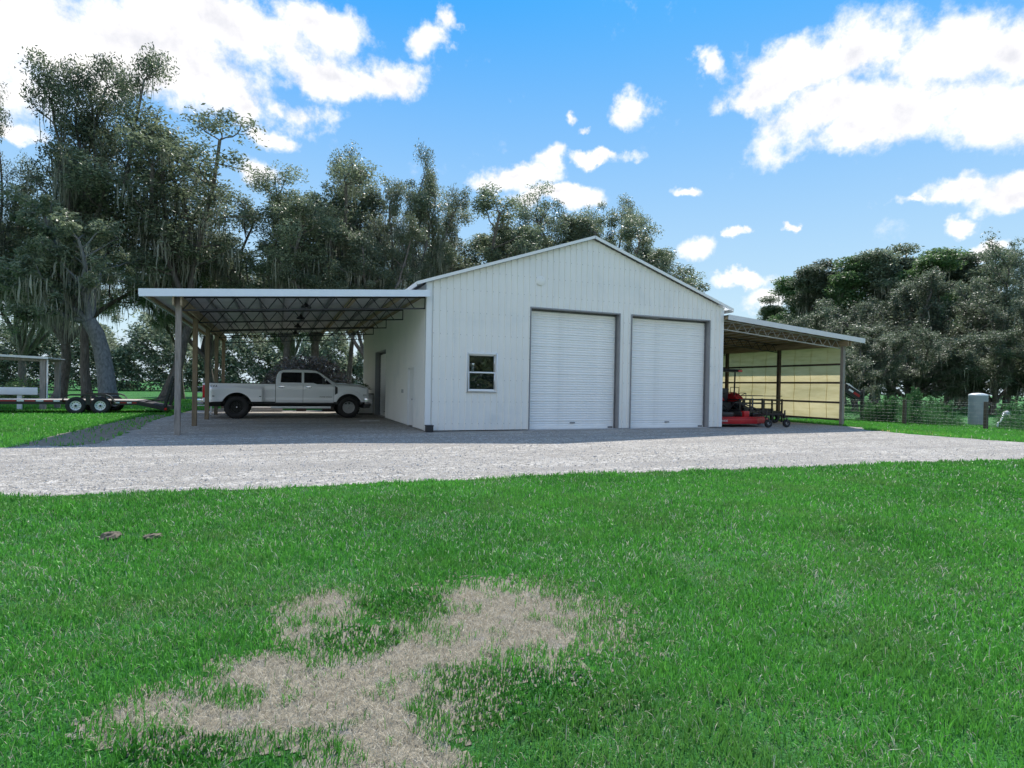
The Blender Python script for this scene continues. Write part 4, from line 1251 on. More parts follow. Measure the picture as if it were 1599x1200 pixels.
# odds and ends on the ground behind the truck
for (x, y, sx, sy, sz, lab, nm, mt) in [(-5.0, 14.2, 1.5, .7, .22, 'grey concrete block stack on the ground behind the pickup', 'block_stack', CONCRETE),
                                    (-3.3, 14.6, .5, .4, .42, 'dark crate on the ground behind the pickup', 'dark_crate', DARKWOOD),
                                    (-1.6, 14.3, 1.3, .6, .45, 'black plastic bin standing behind the pickup front wheel', 'black_bin', PLASTIC),
                                    (-7.0, 14.3, 1.6, .35, .12, 'pale timber boards lying behind the rear posts', 'timber_boards', WOODDECK)]:
    mb = MB(); mb.span((x-sx/2, y-sy/2, 0), (x+sx/2, y+sy/2, sz*.86)); mb.span((x-sx/2-.02, y-sy/2-.02, sz*.86), (x+sx/2+.02, y+sy/2+.02, sz))
    o = mb.build(nm, mt, None, bevel=.01); tag(o, lab, nm.split('_')[1])
# clods on the lawn
for i, (px, py) in enumerate([(-5.98, -11.80), (-5.62, -11.92)]):
    mb = MB(); V, F = [], []
    r_ = random.Random(30+i)
    nu, nv = 14, 5
    for j in range(nv+1):
        t_ = j/nv*math.pi/2
        for k in range(nu):
            a = 2*math.pi*k/nu; q_ = 1+r_.uniform(-.22, .22)
            V.append((.15*math.cos(t_)*math.cos(a)*q_, .10*math.cos(t_)*math.sin(a)*q_, (.085 if i == 0 else .055)*math.sin(t_)*q_+.015))
    for j in range(nv):
        for k in range(nu): F.append((j*nu+k, j*nu+(k+1) % nu, (j+1)*nu+(k+1) % nu, (j+1)*nu+k))
    mb.add(V, F, False); o = mb.build('soil_clod', material('dry_soil', (.16, .13, .095), .95, var=.4, vscale=20), None); o.scale = (.62, .62, .62); o.location = (px, py, 0); o.rotation_euler.z = .5
    tag(o, ['taller dry soil clod in the grass, left of its neighbour', 'flatter dry soil clod in the grass, right of its neighbour'][i], 'clod')
# ------------------------------------------------------------------ trees
def quad_cloud(C, Ud, Vd):
    "n quads (diamond leaves) at centres C with half axes Ud, Vd"
    n = len(C)
    V = np.empty((n, 4, 3), np.float32)
    V[:, 0] = C-Ud; V[:, 1] = C-Vd*.9+Ud*.1; V[:, 2] = C+Ud; V[:, 3] = C+Vd*.9+Ud*.1
    return V.reshape(-1, 3), np.arange(n*4, dtype=np.int32).reshape(-1, 4)

def rand_dirs(r, n):
    v = r.normal(size=(n, 3)); return v/np.linalg.norm(v, axis=1, keepdims=True)

def leaf_mesh(name, r, C, size, mat, flat=.5, tint=None, aspect=.45):
    n = len(C)
    nrm = rand_dirs(r, n); nrm[:, 2] += flat*np.sign(nrm[:, 2]+.3); nrm /= np.linalg.norm(nrm, axis=1, keepdims=True)
    a = np.cross(nrm, rand_dirs(r, n)); a /= np.linalg.norm(a, axis=1, keepdims=True)
    b = np.cross(nrm, a)
    s = size*r.uniform(.6, 1.3, n)[:, None]
    V, Q = quad_cloud(C, a*s, b*s*aspect)
    if tint is None: tint = r.random(n)
    me = np_mesh(name, V, quads=Q, tint=np.repeat(tint, 4)); me.materials.append(mat)
    return me

def strands(r, P, lmin, lmax, wmin, wmax, seg=4):
    "ribbons hanging from points P"
    n = len(P)
    L = r.uniform(lmin, lmax, n)*r.uniform(.4, 1, n); Wd = r.uniform(wmin, wmax, n)
    a = r.uniform(0, 2*np.pi, n); d = np.stack([np.cos(a), np.sin(a), np.zeros(n)], 1)
    V = np.empty((n, seg+1, 2, 3), np.float32)
    cur = P.copy()
    for k in range(seg+1):
        f = k/seg
        wk = Wd*(.55+.9*f*(1-f)*2)*(1-f**3*.92)*r.uniform(.6, 1.3, n)
        V[:, k, 0] = cur-d*wk[:, None]; V[:, k, 1] = cur+d*wk[:, None]
        cur = cur + np.stack([r.normal(0, .035, n), r.normal(0, .035, n), -L/seg], 1)
    idx = np.arange(n*(seg+1)*2, dtype=np.int32).reshape(n, seg+1, 2)
    Q = np.stack([idx[:, :-1, 0], idx[:, :-1, 1], idx[:, 1:, 1], idx[:, 1:, 0]], -1).reshape(-1, 4)
    return V.reshape(-1, 3), Q, np.repeat(r.random(n), (seg+1)*2)

def branch(r, p, d, L, r0, r1, n, up=.12, wig=.18):
    pts, rad = [np.array(p, float)], [r0]
    d = np.array(d, float); d /= np.linalg.norm(d)
    for k in range(n):
        d = d + r.normal(0, wig, 3) + np.array([0, 0, up]); d /= np.linalg.norm(d)
        pts.append(pts[-1]+d*L/n); rad.append(r0+(r1-r0)*(k+1)/n)
    return pts, rad

def grow(seed, H=17.0, spread=1.0, fork=.30, limbs=5, trunk_r=.42, leafn=20000, leaf=.115, mossn=1400, low=False, trunk=None, plume=1.0, clump=.62,
         leafmat=None, limb_dirs=None, barkmat=None, bare=.28, mossl=(.5, 2.4), elev=(32, 82)):
    "an oak: returns meshes (trunk, crown, moss) rooted at the origin"
    r = np.random.default_rng(seed)
    wood = MB()
    if trunk is None:
        tp, tr_ = branch(r, (0, 0, -.1), (r.normal(0, .12), r.normal(0, .12), 1), H*fork, trunk_r, trunk_r*.72, 6, .15, .07)
        tr_[0] *= 1.45; tr_[1] *= 1.1
    else:
        tp, tr_ = [np.array(p, float) for p in trunk[0]], list(trunk[1])
    wood.tube(tp, tr_, 12)
    tips, mossp = [], []
    top = tp[-1]
    az0 = r.uniform(0, 6.28)
    for i in range(limbs):
        if limb_dirs is not None: d = limb_dirs[i][:3]; LL = limb_dirs[i][3]
        else:
            a = az0 + 2*np.pi*i/limbs + r.normal(0, .25)
            e = R(r.uniform(*elev)) if i else R(82)
            d = (math.cos(a)*math.cos(e)*spread, math.sin(a)*math.cos(e)*spread, math.sin(e))
            LL = H*(1-fork)*r.uniform(.72, 1.0)*(.9 if i else 1.0)
        st = tp[-1] if (i < 3 or low is False) else tp[max(1, len(tp)-2)]
        lp, lr = branch(r, st, d, LL, trunk_r*.60, .07, 9, .10, .15)
        wood.tube(lp, lr, 8)
        for k in range(2, 10):
            mossp += [lp[k]]*3
            nb = 2 if k < 9 else 3
            for b in range(nb):
                f = k/9
                if f < bare and not low: continue
                dd = np.array(lp[k]-lp[k-1]); dd /= np.linalg.norm(dd)
                s_ = rand_dirs(r, 1)[0]; s_ = s_-dd*s_.dot(dd)*.7; s_[2] = s_[2]*.7+.10
                bl = H*.20*spread*r.uniform(.5, 1.15)*(1.25-.55*f)*plume
                bp, br = branch(r, lp[k], dd*.35*plume+s_, bl, lr[k]*.55, .025, 5, .07, .24)
                wood.tube(bp, br, 5)
                for q in range(1, 6):
                    mossp += [bp[q]]*3
                    if q >= 3 or low:
                        for z in range(2 if low else 1):
                            t_ = rand_dirs(r, 1)[0]*r.uniform(.3, 1.0)*H*.045; t_[2] = abs(t_[2])*.8
                            tips.append(bp[q]+t_)
                            if q % 2: wood.tube([bp[q], bp[q]+t_*.9], [.02, .008], 3, cap=False)
    tips = np.array(tips)
    pick = r.integers(0, len(tips), leafn)
    sg = clump*H/17
    cs = r.uniform(.45, 1.0, len(tips))
    C = tips[pick] + rand_dirs(r, leafn)*(r.random(leafn)**(.55 if low else .42))[:, None]*np.array([1.1, 1.1, 1.0 if low else .85])*sg*cs[pick][:, None]
    tw = r.random(len(tips))
    tint = np.clip(.6*tw[pick]+.5*r.random(leafn)-.05, 0, 1)
    crown = leaf_mesh('crown', r, C, leaf, leafmat or OAKLEAF, tint=tint)
    mossm = None
    if mossn:
        mp = np.array(mossp)
        hs = np.argsort(mp[:, 2] + r.normal(0, H*.10, len(mp)))[:int(len(mp)*.48)]
        sel = mp[hs[r.integers(0, len(hs), mossn//6)]]
        P = np.repeat(sel, 6, 0) + r.normal(0, .22, (len(sel)*6, 3))*np.array([1, 1, .4])
        V, Q, tn = strands(r, P, mossl[0], mossl[1], .014, .045)
        keep = None
        V[:, 2] = np.maximum(V[:, 2], 1.2)
        mossm = np_mesh('spanish_moss', V, quads=Q, tint=tn); mossm.materials.append(MOSS)
    me = bpy.data.meshes.new('trunk'); me.from_pydata(wood.v, [], wood.f)
    me.polygons.foreach_set('use_smooth', np.ones(len(me.polygons), bool)); me.materials.append(barkmat or BARK); me.update()
    top_z = float(np.percentile(C[:, 2], 99.7)); ext = float(np.percentile(np.abs(C[:, :2]), 97))
    hi = C[C[:, 2] > np.percentile(C[:, 2], 45)]; cx_, cy_ = np.median(hi[:, 0]), np.median(hi[:, 1])
    ext = float(np.percentile(np.abs(hi[:, :2]-[cx_, cy_]), 96))
    return dict(trunk=me, crown=crown, moss=mossm, h=top_z, w=ext, c=(cx_, cy_), pts=C[r.integers(0, len(C), 4000)])

def cypress(seed, H=17.0, leafn=26000, mossn=900):
    r = np.random.default_rng(seed)
    wood = MB(); tp, tr_ = branch(r, (0, 0, -.1), (0, 0, 1), H*.95, .32, .05, 10, .2, .05); tr_[0] *= 1.5
    wood.tube(tp, tr_, 8)
    tips, mp = [], []
    for k in range(3, 11):
        for b in range(5):
            a = r.uniform(0, 6.28); L = H*.19*r.uniform(.5, 1.1)*(1.2-.10*k) + .25
            d = (math.cos(a), math.sin(a), r.uniform(.05, .5))
            bp, br = branch(r, tp[k]+(tp[k-1]-tp[k])*r.random(), d, L, .07, .02, 4, .02, .15)
            wood.tube(bp, br, 4)
            for q in range(1, 5):
                mp += [bp[q]]*2
                if q > 1 and (k > 6 or r.random() < .35): tips.append(bp[q])
    tips = np.array(tips); pick = r.integers(0, len(tips), leafn)
    C = tips[pick] + rand_dirs(r, leafn)*(r.random(leafn)**.5)[:, None]*np.array([1.0, 1.0, .5])*H*.075
    tw = r.random(len(tips))
    crown = leaf_mesh('crown', r, C, .13, GREENLEAF if seed % 3 == 0 else WOODLEAF, flat=.4, tint=np.clip(.6*tw[pick]+.4*r.random(leafn), 0, 1))
    mp = np.array(mp); sel = mp[r.integers(0, len(mp), mossn//5)]
    P = np.repeat(sel, 5, 0)+r.normal(0, .25, (len(sel)*5, 3))*np.array([1, 1, .5])
    V, Q, tn = strands(r, P, .6, 2.6, .02, .06)
    V[:, 2] = np.maximum(V[:, 2], 1.2)
    mossm = np_mesh('spanish_moss', V, quads=Q, tint=tn); mossm.materials.append(MOSS)
    me = bpy.data.meshes.new('trunk'); me.from_pydata(wood.v, [], wood.f)
    me.polygons.foreach_set('use_smooth', np.ones(len(me.polygons), bool)); me.materials.append(BARK); me.update()
    return dict(trunk=me, crown=crown, moss=mossm, pts=C[r.integers(0, len(C), 4000)], c=(0, 0), h=float(np.percentile(C[:, 2], 99.7)), w=float(np.percentile(np.abs(C[:, :2]), 97)))

def plant(kit, name, label, cat, px, depth, top, half, rz, group=None):
    "scale and shift a tree so that its crown has the height and spread seen from the road"
    c_, s_ = math.cos(rz), math.sin(rz)
    L = kit['pts']; L = np.column_stack([L[:, 0]*c_-L[:, 1]*s_, L[:, 0]*s_+L[:, 1]*c_, L[:, 2]])
    b = ground_at(px, depth); sz = float(at(px, top, depth)[2])/kit['h']; sx = sz
    for _ in range(8):
        x_, y_, z_ = project(L*np.array([sx, sx, sz])+b)
        row = np.percentile(y_, .6); hor = 600
        up_ = y_ < np.percentile(y_, 38)
        mid = .5*(np.percentile(x_[up_], 4)+np.percentile(x_[up_], 96)); wd_ = .5*(np.percentile(x_[up_], 96)-np.percentile(x_[up_], 4))
        sz *= float(np.clip((hor-top)/(hor-row), .6, 1.5)); sx = float(np.clip(sx*np.clip(half/wd_, .7, 1.4), .5*sz, 1.35*sz))
        b[:2] += _r[:2]*(px-mid)*depth/FPX*.8
    t_ = thing(name, label, cat, tuple(b), rz, group)
    for part in ('trunk', 'crown', 'moss'):
        if kit[part] is None: continue
        o = link_mesh('spanish_moss' if part == 'moss' else part, kit[part], None, t_)
        if part == 'moss': o['kind'] = 'stuff'
    t_.scale = (sx, sx, sz)
    return t_

def top_at(px_y, x, depth):
    "height that reaches image row px_y at this depth"
    return float(at(x, px_y, depth)[2])

OAKS = [grow(11, 19, .66, .25, 6, .32, 42000, leaf=.105, mossn=1500, clump=.95, elev=(48, 86)), grow(12, 19, .70, .28, 6, .30, 42000, leaf=.105, mossn=1800, clump=.95, elev=(45, 84)),
        grow(13, 17, .95, .22, 7, .34, 60000, leaf=.105, mossn=1500, clump=1.0, elev=(38, 82)), grow(14, 19, .6, .27, 6, .28, 30000, leaf=.105, mossn=1300, clump=.9, elev=(52, 86)),
        grow(15, 18, .75, .25, 7, .32, 56000, leaf=.105, mossn=2200, clump=1.0, elev=(42, 84))]
BUSHY = [grow(21, 12, 1.25, .12, 7, .35, 52000, leaf=.10, mossn=500, low=True, leafmat=WOODLEAF, clump=.9),
         grow(22, 12, 1.15, .14, 7, .35, 52000, leaf=.10, mossn=600, low=True, leafmat=WOODLEAF, clump=.9)]
CYP = [cypress(31), cypress(33), cypress(35)]

# the leaning lichened oak behind the flatbed trailer: its own trunk
D1_ = 33.0
base = ground_at(171, D1_)
def rel(px, py, dd=0.0): return at(px, py, D1_+dd)-base
tpts = [np.array([0, 0, -.1]), rel(168, 610), rel(164, 575), rel(158, 545), rel(150, 520, -.3), rel(138, 500, -.6)]
ldir = lambda px, py, dd, ox, oy: tuple((at(px, py, D1_+dd)-at(ox, oy, D1_-.6)))
limbs = []
for (px, py, dd) in [(60, 440, -1), (90, 390, 2), (150, 380, -1), (20, 480, 1), (130, 420, 4)]:
    v = np.array(ldir(px, py, dd, 138, 500)); L = np.linalg.norm(v); limbs.append((v[0], v[1], v[2]*.8, L*1.05))
lean_oak = grow(41, 10, 1.2, .4, 5, .30, 30000, leaf=.115, mossn=900, trunk=(tpts, [.62, .46, .42, .40, .39, .36]), limb_dirs=limbs, barkmat=BARK_BLUE, clump=1.0, bare=.1)
t_ = thing('live_oak', 'leaning live oak with thick blue grey lichened trunk behind the flatbed trailer', 'tree', tuple(base))
for p_ in ('trunk', 'crown', 'moss'):
    o = link_mesh('spanish_moss' if p_ == 'moss' else p_, lean_oak[p_], None, t_)
    if p_ == 'moss': o['kind'] = 'stuff'

GL, GB = 'live oaks left of the barn', 'live oaks rising behind the barn'
TREES = [  # kit, crown centre column, half width, top row, depth, rot, label, group
    (0, 150, 92, 86, 38, 1.9, 'tallest live oak with an open feathery top at the left', GL),
    (3, 284, 82, 172, 40, 1.2, 'tall live oak with a plumed crown left of the carport roof end', GL),
    (1, -30, 62, 150, 37, 2.1, 'live oak cut by the left edge of the picture', GL),
    (4, 70, 105, 262, 40, 3.0, 'dark live oak with a slanting trunk beside the wooden shelter', GL),
    (2, 330, 78, 318, 45, 4.4, 'lower spreading live oak over the left end of the carport roof', GL),
    (4, 458, 62, 272, 43, 5.5, 'mossy live oak with thick trunk seen behind the pickup bed', GB),
    (0, 512, 78, 258, 45, .9, 'live oak with a ragged crown over the middle of the carport roof', GB),
    (3, 572, 52, 238, 47, 2.2, 'slim live oak with the highest pointed top behind the carport', GB),
    (1, 652, 72, 238, 46, 3.6, 'broad topped live oak just left of the barn eave', GB),
    (2, 560, 85, 345, 41, 5.0, 'low forked live oak hung with moss beside the rear barn corner', GB),
    (4, 728, 78, 300, 50, 1.9, 'live oak behind the left half of the barn roof', GB),
    (2, 795, 80, 303, 52, 3.2, 'live oak behind the barn roof, second from the eave', GB),
    (4, 858, 75, 302, 53, 4.1, 'live oak directly behind the barn ridge', GB),
    (2, 912, 72, 320, 54, 5.2, 'low live oak behind the right slope of the barn roof', GB),
    (4, 972, 66, 336, 52, .4, 'rounded live oak above the right slope of the barn roof', GB),
    (2, 1020, 52, 350, 50, 2.9, 'last live oak of the row with open branches against the sky', GB),
    (1, 262, 75, 360, 47, 1.0, 'shaded live oak with thin trunk by the trailer ramps', GL),
    (2, 20, 90, 330, 54, 2.5, 'far live oak behind the wooden shelter', GL),
    (4, 450, 85, 390, 60, 3.4, 'far live oak framed by the carport roof and the pickup cab', GB),
    (1, 620, 85, 370, 60, 4.6, 'far live oak hidden low behind the barn eave', GB),
]
for (k, px, hw, ty, D, rz, lab, grp) in TREES:
    plant(OAKS[k], 'live_oak', lab, 'tree', px, D, ty, hw, rz, grp)
GR = 'trees of the right hand wood'
WOODS = [  # kit list, index, column, half width, top row, depth, label
    (CYP, 0, 1207, 26, 466, 92, 'small far cypress at the left end of the right wood'),
    (CYP, 1, 1240, 30, 436, 84, 'mossy cypress second from the left end of the wood'),
    (CYP, 2, 1268, 34, 418, 80, 'mossy cypress above the end of the lean-to roof'),
    (CYP, 0, 1302, 38, 410, 78, 'cypress with bright green foliage in the wood'),
    (CYP, 1, 1336, 40, 404, 76, 'cypress with a domed top in the wood'),
    (CYP, 2, 1372, 42, 394, 74, 'dark topped cypress in the middle of the wood'),
    (CYP, 0, 1410, 40, 386, 74, 'tallest open cypress above the middle of the wood'),
    (CYP, 1, 1452, 44, 392, 72, 'flat topped cypress above the wood'),
    (CYP, 2, 1500, 46, 398, 72, 'cypress of the wood above the water tank'),
    (CYP, 0, 1546, 44, 394, 70, 'cypress near the right edge of the picture'),
    (BUSHY, 0, 1590, 85, 384, 52, 'big grey green oak at the right edge of the picture'),
    (BUSHY, 1, 1378, 85, 430, 56, 'rounded grey oak in front of the cypresses'),
    (BUSHY, 0, 1290, 75, 486, 54, 'low oak just over the lean-to roof end'),
    (BUSHY, 1, 1490, 90, 440, 54, 'broad grey oak behind the water tank'),
    (BUSHY, 0, 1432, 80, 515, 46, 'dense low oak behind the fence'),
    (BUSHY, 1, 1345, 80, 525, 46, 'dense low oak beside the lean-to post'),
    (BUSHY, 0, 1545, 85, 515, 44, 'dense low oak behind the well pump'),
    (BUSHY, 1, 1640, 90, 470, 42, 'oak partly outside the right edge'),
    (BUSHY, 0, 1225, 70, 512, 70, 'low far oak seen over the lean-to roof slope'),
]
for i, (kit, k, px, hw, ty, D, lab) in enumerate(WOODS):
    plant(kit[k], 'cypress_tree' if kit is CYP else 'oak_tree', lab, 'tree', px, D, ty, hw, i*1.7, GR)

# far woods as one mass: trunks, leaves and moss in a deep band
def far_band(name, pts, hgt, n, mn, seed, leaf, thick=8, mat=OAKLEAF):
    r = np.random.default_rng(seed)
    seg = r.integers(0, len(pts)-1, n); f = r.random(n)[:, None]
    P = np.array(pts, float); C2 = P[seg]*(1-f)+P[seg+1]*f
    C2 = C2 + r.normal(0, thick/2, (n, 2))
    bump_ = 1+.22*np.sin(C2[:, 0]*.55)+.18*np.sin(C2[:, 0]*1.37+1)
    z = hgt*bump_*r.random(n)**.8
    k = ((np.sin(C2[:, 0]*1.9+z*1.1)+np.sin(C2[:, 1]*1.3-z*1.7)+np.sin(z*2.1+C2[:, 0]*.7)) > -1.0)
    C = np.column_stack([C2, z])[k]
    me = leaf_mesh(name, r, C, leaf, mat)
    o = link_mesh(name, me); tag(o, kind='stuff')
    return o
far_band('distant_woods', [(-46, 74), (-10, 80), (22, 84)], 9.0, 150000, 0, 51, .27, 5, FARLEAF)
far_band('distant_thicket', [(40, 62), (52, 40), (58, 20), (62, 0), (66, -18)], 7.5, 40000, 0, 52, .26, 5)
far_band('woods_across_the_lawn', [(-60, -52), (-20, -48), (20, -50), (60, -56)], 7.5, 40000, 0, 53, .6)

# brush pile behind the pickup
bp_ = thing('brush_pile', 'tall dark brush pile of branches and dead leaves behind the pickup cab', 'brush pile', tuple(ground_at(482, 36)))
r = np.random.default_rng(61); mb = MB()
for k in range(170):
    a = r.uniform(0, 6.28); x = r.normal(0, 1.3); y = r.normal(0, .8); x *= 1.3; z = max(.1, 3.0*math.exp(-(x*x)/6.0)*r.random())
    d = np.array([math.cos(a), math.sin(a), r.uniform(-.25, .55)]); L = r.uniform(.6, 1.9)
    p = np.array([x, y, z]); q_ = p+d*L; q_[2] = max(.03, q_[2])
    mb.tube([p, (p+q_)/2+r.normal(0, .06, 3), q_], [.035, .025, .008], 4, cap=False)
mb.build('branches', BARK, bp_)
x = r.normal(0, 2.0, 14000); y = r.normal(0, .9, 14000); hh = 3.2*np.exp(-(x/2.9)**4)*np.exp(-(y/1.5)**2)
C = np.column_stack([x, y, hh*r.random(14000)**.6+.03])
link_mesh('dead_leaves', leaf_mesh('dead_leaves', r, C, .10, DEADLEAF), None, bp_)
# understory shrubs under the oaks
shr = None
for i, (px, D, s, lab) in enumerate([(20, 36, 2.2, 'tangled shrub behind the wooden shelter'),
                                  (520, 44, 2.0, 'pale shrub behind the pickup bonnet')]):
    r = np.random.default_rng(70+i)
    t_ = thing('shrub', lab, 'shrub', tuple(ground_at(px, D)), 0)
    n = 4500; d = rand_dirs(r, n); d[:, 2] = np.abs(d[:, 2])
    lump = 1+.25*np.sin(d[:, 0]*5+i)+.2*np.sin(d[:, 1]*7)+.2*np.sin(d[:, 2]*6)
    C = d*(r.random(n)**.45*lump)[:, None]*np.array([1, 1, .8])*s*.8
    link_mesh('foliage', leaf_mesh('foliage', r, C, .085, WOODLEAF if i % 2 else GREENLEAF), None, t_)
    mb = MB()
    for k in range(9):
        a = r.uniform(0, 6.28); mb.tube([(0, 0, -.05), (math.cos(a)*.3, math.sin(a)*.3, .6*s*.5), (math.cos(a)*s*.5, math.sin(a)*s*.5, s*.55)], [.04, .03, .01], 5)
    mb.build('stems', BARK, t_)

# weeds along the fence: feathery stems
def weeds_mesh(name, r, P, H, n_leaf, spread=.16, leaf=.05):
    Cs, cnt = [], len(P)
    hh = H*r.uniform(.6, 1.1, cnt)
    k = r.integers(0, cnt, n_leaf); f = r.random(n_leaf)
    lean_ = r.normal(0, .12, (cnt, 2))
    wd = spread*(1-f*.75)
    C = np.column_stack([P[k, 0]+lean_[k, 0]*f*hh[k]+r.normal(0, 1, n_leaf)*wd, P[k, 1]+lean_[k, 1]*f*hh[k]+r.normal(0, 1, n_leaf)*wd, f*hh[k]+.02])
    return leaf_mesh(name, r, C, leaf, WEED, flat=-.2, aspect=.22, tint=np.clip(.35*f+.65*r.random(n_leaf), 0, 1))
r = np.random.default_rng(81)
n = 1500
yy = r.uniform(-11, 22, n); xx = 24.3 + -.12*(yy+3.3) + np.abs(r.normal(0, 1.4, n))
dens = np.sin(yy*1.1)+np.sin(yy*.53+2)+.4*np.sin(yy*2.7)
k = dens+r.normal(0, .7, n) > -.5
P = np.column_stack([xx[k], yy[k]])
qx = project(np.column_stack([P, np.zeros(len(P))]))[0]; P = P[(qx < 1500) | (qx > 1556)]
hf = np.where(P[:, 1] > -1, 1.15, .75)*(1+.25*np.sin(P[:, 1]*1.7))
o = link_mesh('weeds', weeds_mesh('weeds', r, P, hf, 60000)); tag(o, kind='stuff')
for i, (px, D, h, lab) in enumerate([(1434, 28.5, 1.75, 'tallest feathery green weed right of the first fence post'), (1368, 29.5, 1.05, 'feathery green weed clump by the lean-to post'),
                                  (1385, 29.0, 1.25, 'feathery green weed clump left of the first fence post'), (1478, 28.6, 1.1, 'low green weed clump left of the water tank'),
                                  (1583, 27.5, 1.15, 'green weed clump behind the well pump')]):
    b = ground_at(px, D); m_ = 9
    P = r.normal(0, .22, (m_, 2))
    t_ = thing('tall_weed', lab, 'weed', tuple(b), 0, 'tall weeds along the fence')
    link_mesh('foliage', weeds_mesh('foliage', r, P, h, 5000, .15, .06), None, t_)
    mb = MB()
    for p in P: mb.tube([(p[0], p[1], 0), (p[0]*1.15, p[1]*1.15, h*.8)], [.012, .005], 4)
    mb.build('stems', WEED, t_)

# ------------------------------------------------------------------ grass blades
def blades(r, x, y, h, wd, lean_, name, mat, tint):
    n = len(x)
    a = r.uniform(0, 2*np.pi, n); d = np.stack([np.cos(a), np.sin(a)], 1)
    b = r.uniform(0, 2*np.pi, n); e = np.stack([np.cos(b), np.sin(b)], 1)
    V = np.zeros((n, 5, 3), np.float32)
    w2 = (wd/2)[:, None]
    base_ = np.stack([x, y], 1)
    ln = (lean_*h)[:, None]
    zt_ = h*np.sqrt(np.clip(1-lean_**2*.75, .05, 1))
    V[:, 0, :2] = base_-d*w2; V[:, 1, :2] = base_+d*w2
    mid = base_+e*ln*.38
    V[:, 2, :2] = mid-d*w2*.85; V[:, 3, :2] = mid+d*w2*.85; V[:, 2, 2] = zt_*.58; V[:, 3, 2] = zt_*.58
    V[:, 4, :2] = base_+e*ln; V[:, 4, 2] = zt_
    V[:, :2, 2] = -.012
    i = np.arange(n, dtype=np.int32)*5
    Q = np.stack([i, i+1, i+3, i+2], 1); T = np.stack([i+2, i+3, i+4], 1)
    me = np_mesh(name, V.reshape(-1, 3), quads=Q, tris=T, tint=np.repeat(tint, 5)); me.materials.append(mat)
    return me

r = np.random.default_rng(91)
def scatter(n, x0, x1, y0, y1, dens_max, fn):
    x = r.uniform(x0, x1, n); y = r.uniform(y0, y1, n)
    k = r.random(n) < fn(x, y); return x[k], y[k]
def in_view(x, y, margin=1.3):
    px, _, z = project(np.column_stack([x, y, np.zeros_like(x)]))
    zz = np.maximum(z, .3); m_ = margin*FPX/zz
    return (z > 1.5) & (px > -m_) & (px < 1599+m_)
def dist(x, y): return np.hypot(x-CAM_POS[0], y-CAM_POS[1])
def lawn_p(x, y, top):
    d = dist(x, y)
    n_ = np.minimum(7600, 7600*(2.9/d)**1.25)
    p = .8*n_/top
    p = p*(~in_poly(x, y, ROADR))*in_view(x, y)
    bare_ = bareness(x, y)
    thin = vnoise(x, y, 1.7, 5)+.5*vnoise(x, y, 6.0, 6)
    keep = 1-np.clip((bare_+.06)/.30, 0, 1)*.985
    low_ = np.clip(field(x, y, LOW)*3, 0, 1)
    return p*keep*(1-.45*(thin > .98))*(1+.5*low_)
X, Y = [], []
for (x0, x1, y0, y1, n, top) in [(-9, 1, -17, -12.5, 420000, 7600), (-12, 5, -12.5, -9, 0, 0)]:
    pass
A1 = (-9.0, 2.0, -17.0, -13.0); n1 = int(44*7600)
x, y = scatter(n1, *A1, 7600, lambda a, b: lawn_p(a, b, 7600)); X.append(x); Y.append(y)
A2 = (-9.5, 8.0, -13.0, -9.0); n2 = int(70*4200)
x, y = scatter(n2, *A2, 4200, lambda a, b: lawn_p(a, b, 4200)); X.append(x); Y.append(y)
A3 = (2.0, 16.0, -17.0, -13.0); x, y = scatter(int(56*2600), *A3, 2600, lambda a, b: lawn_p(a, b, 2600)); X.append(x); Y.append(y)
A4 = (8.0, 20.0, -13.0, -9.6); x, y = scatter(int(41*1900), *A4, 1900, lambda a, b: lawn_p(a, b, 1900)); X.append(x); Y.append(y)
X = np.concatenate(X); Y = np.concatenate(Y)
d = dist(X, Y); n = len(X)
hn = vnoise(X, Y, 1.1, 8); cn = vnoise(X, Y, .7, 9); fine = vnoise(X, Y, 6.0, 10)
low_ = np.clip((field(X, Y, LOW)+.1)*4+vnoise(X, Y, 9, 71)-.5, 0, 1)
clumpy = vnoise(X, Y, 3.3, 72)
h = (.020+.026*hn+.026*np.clip(clumpy-.45, 0, 1)*2)*r.uniform(.45, 1.45, n)*(1+.02*d)*(1-.32*low_)
wd = .0040*(1+.30*np.maximum(d-2.5, 0))*r.uniform(.7, 1.4, n)*(1+.7*low_)
le = np.clip(r.normal(.55, .27, n), .05, 1.08)
dry = r.random(n) < (.022+.06*(vnoise(X, Y, 1.3, 12) > .60)+.03*(fine > .7))
tint = np.clip(.22+.34*cn+.75*(r.random(n)**1.6-.22)-.22*low_, 0, .92); tint[dry] = .97
le[dry] = np.clip(le[dry]+.3, 0, 1.1)
go = link_mesh('grass', blades(r, X, Y, h, wd, le, 'grass', GRASSM, tint)); tag(go, kind='stuff')
print('grass blades', n)
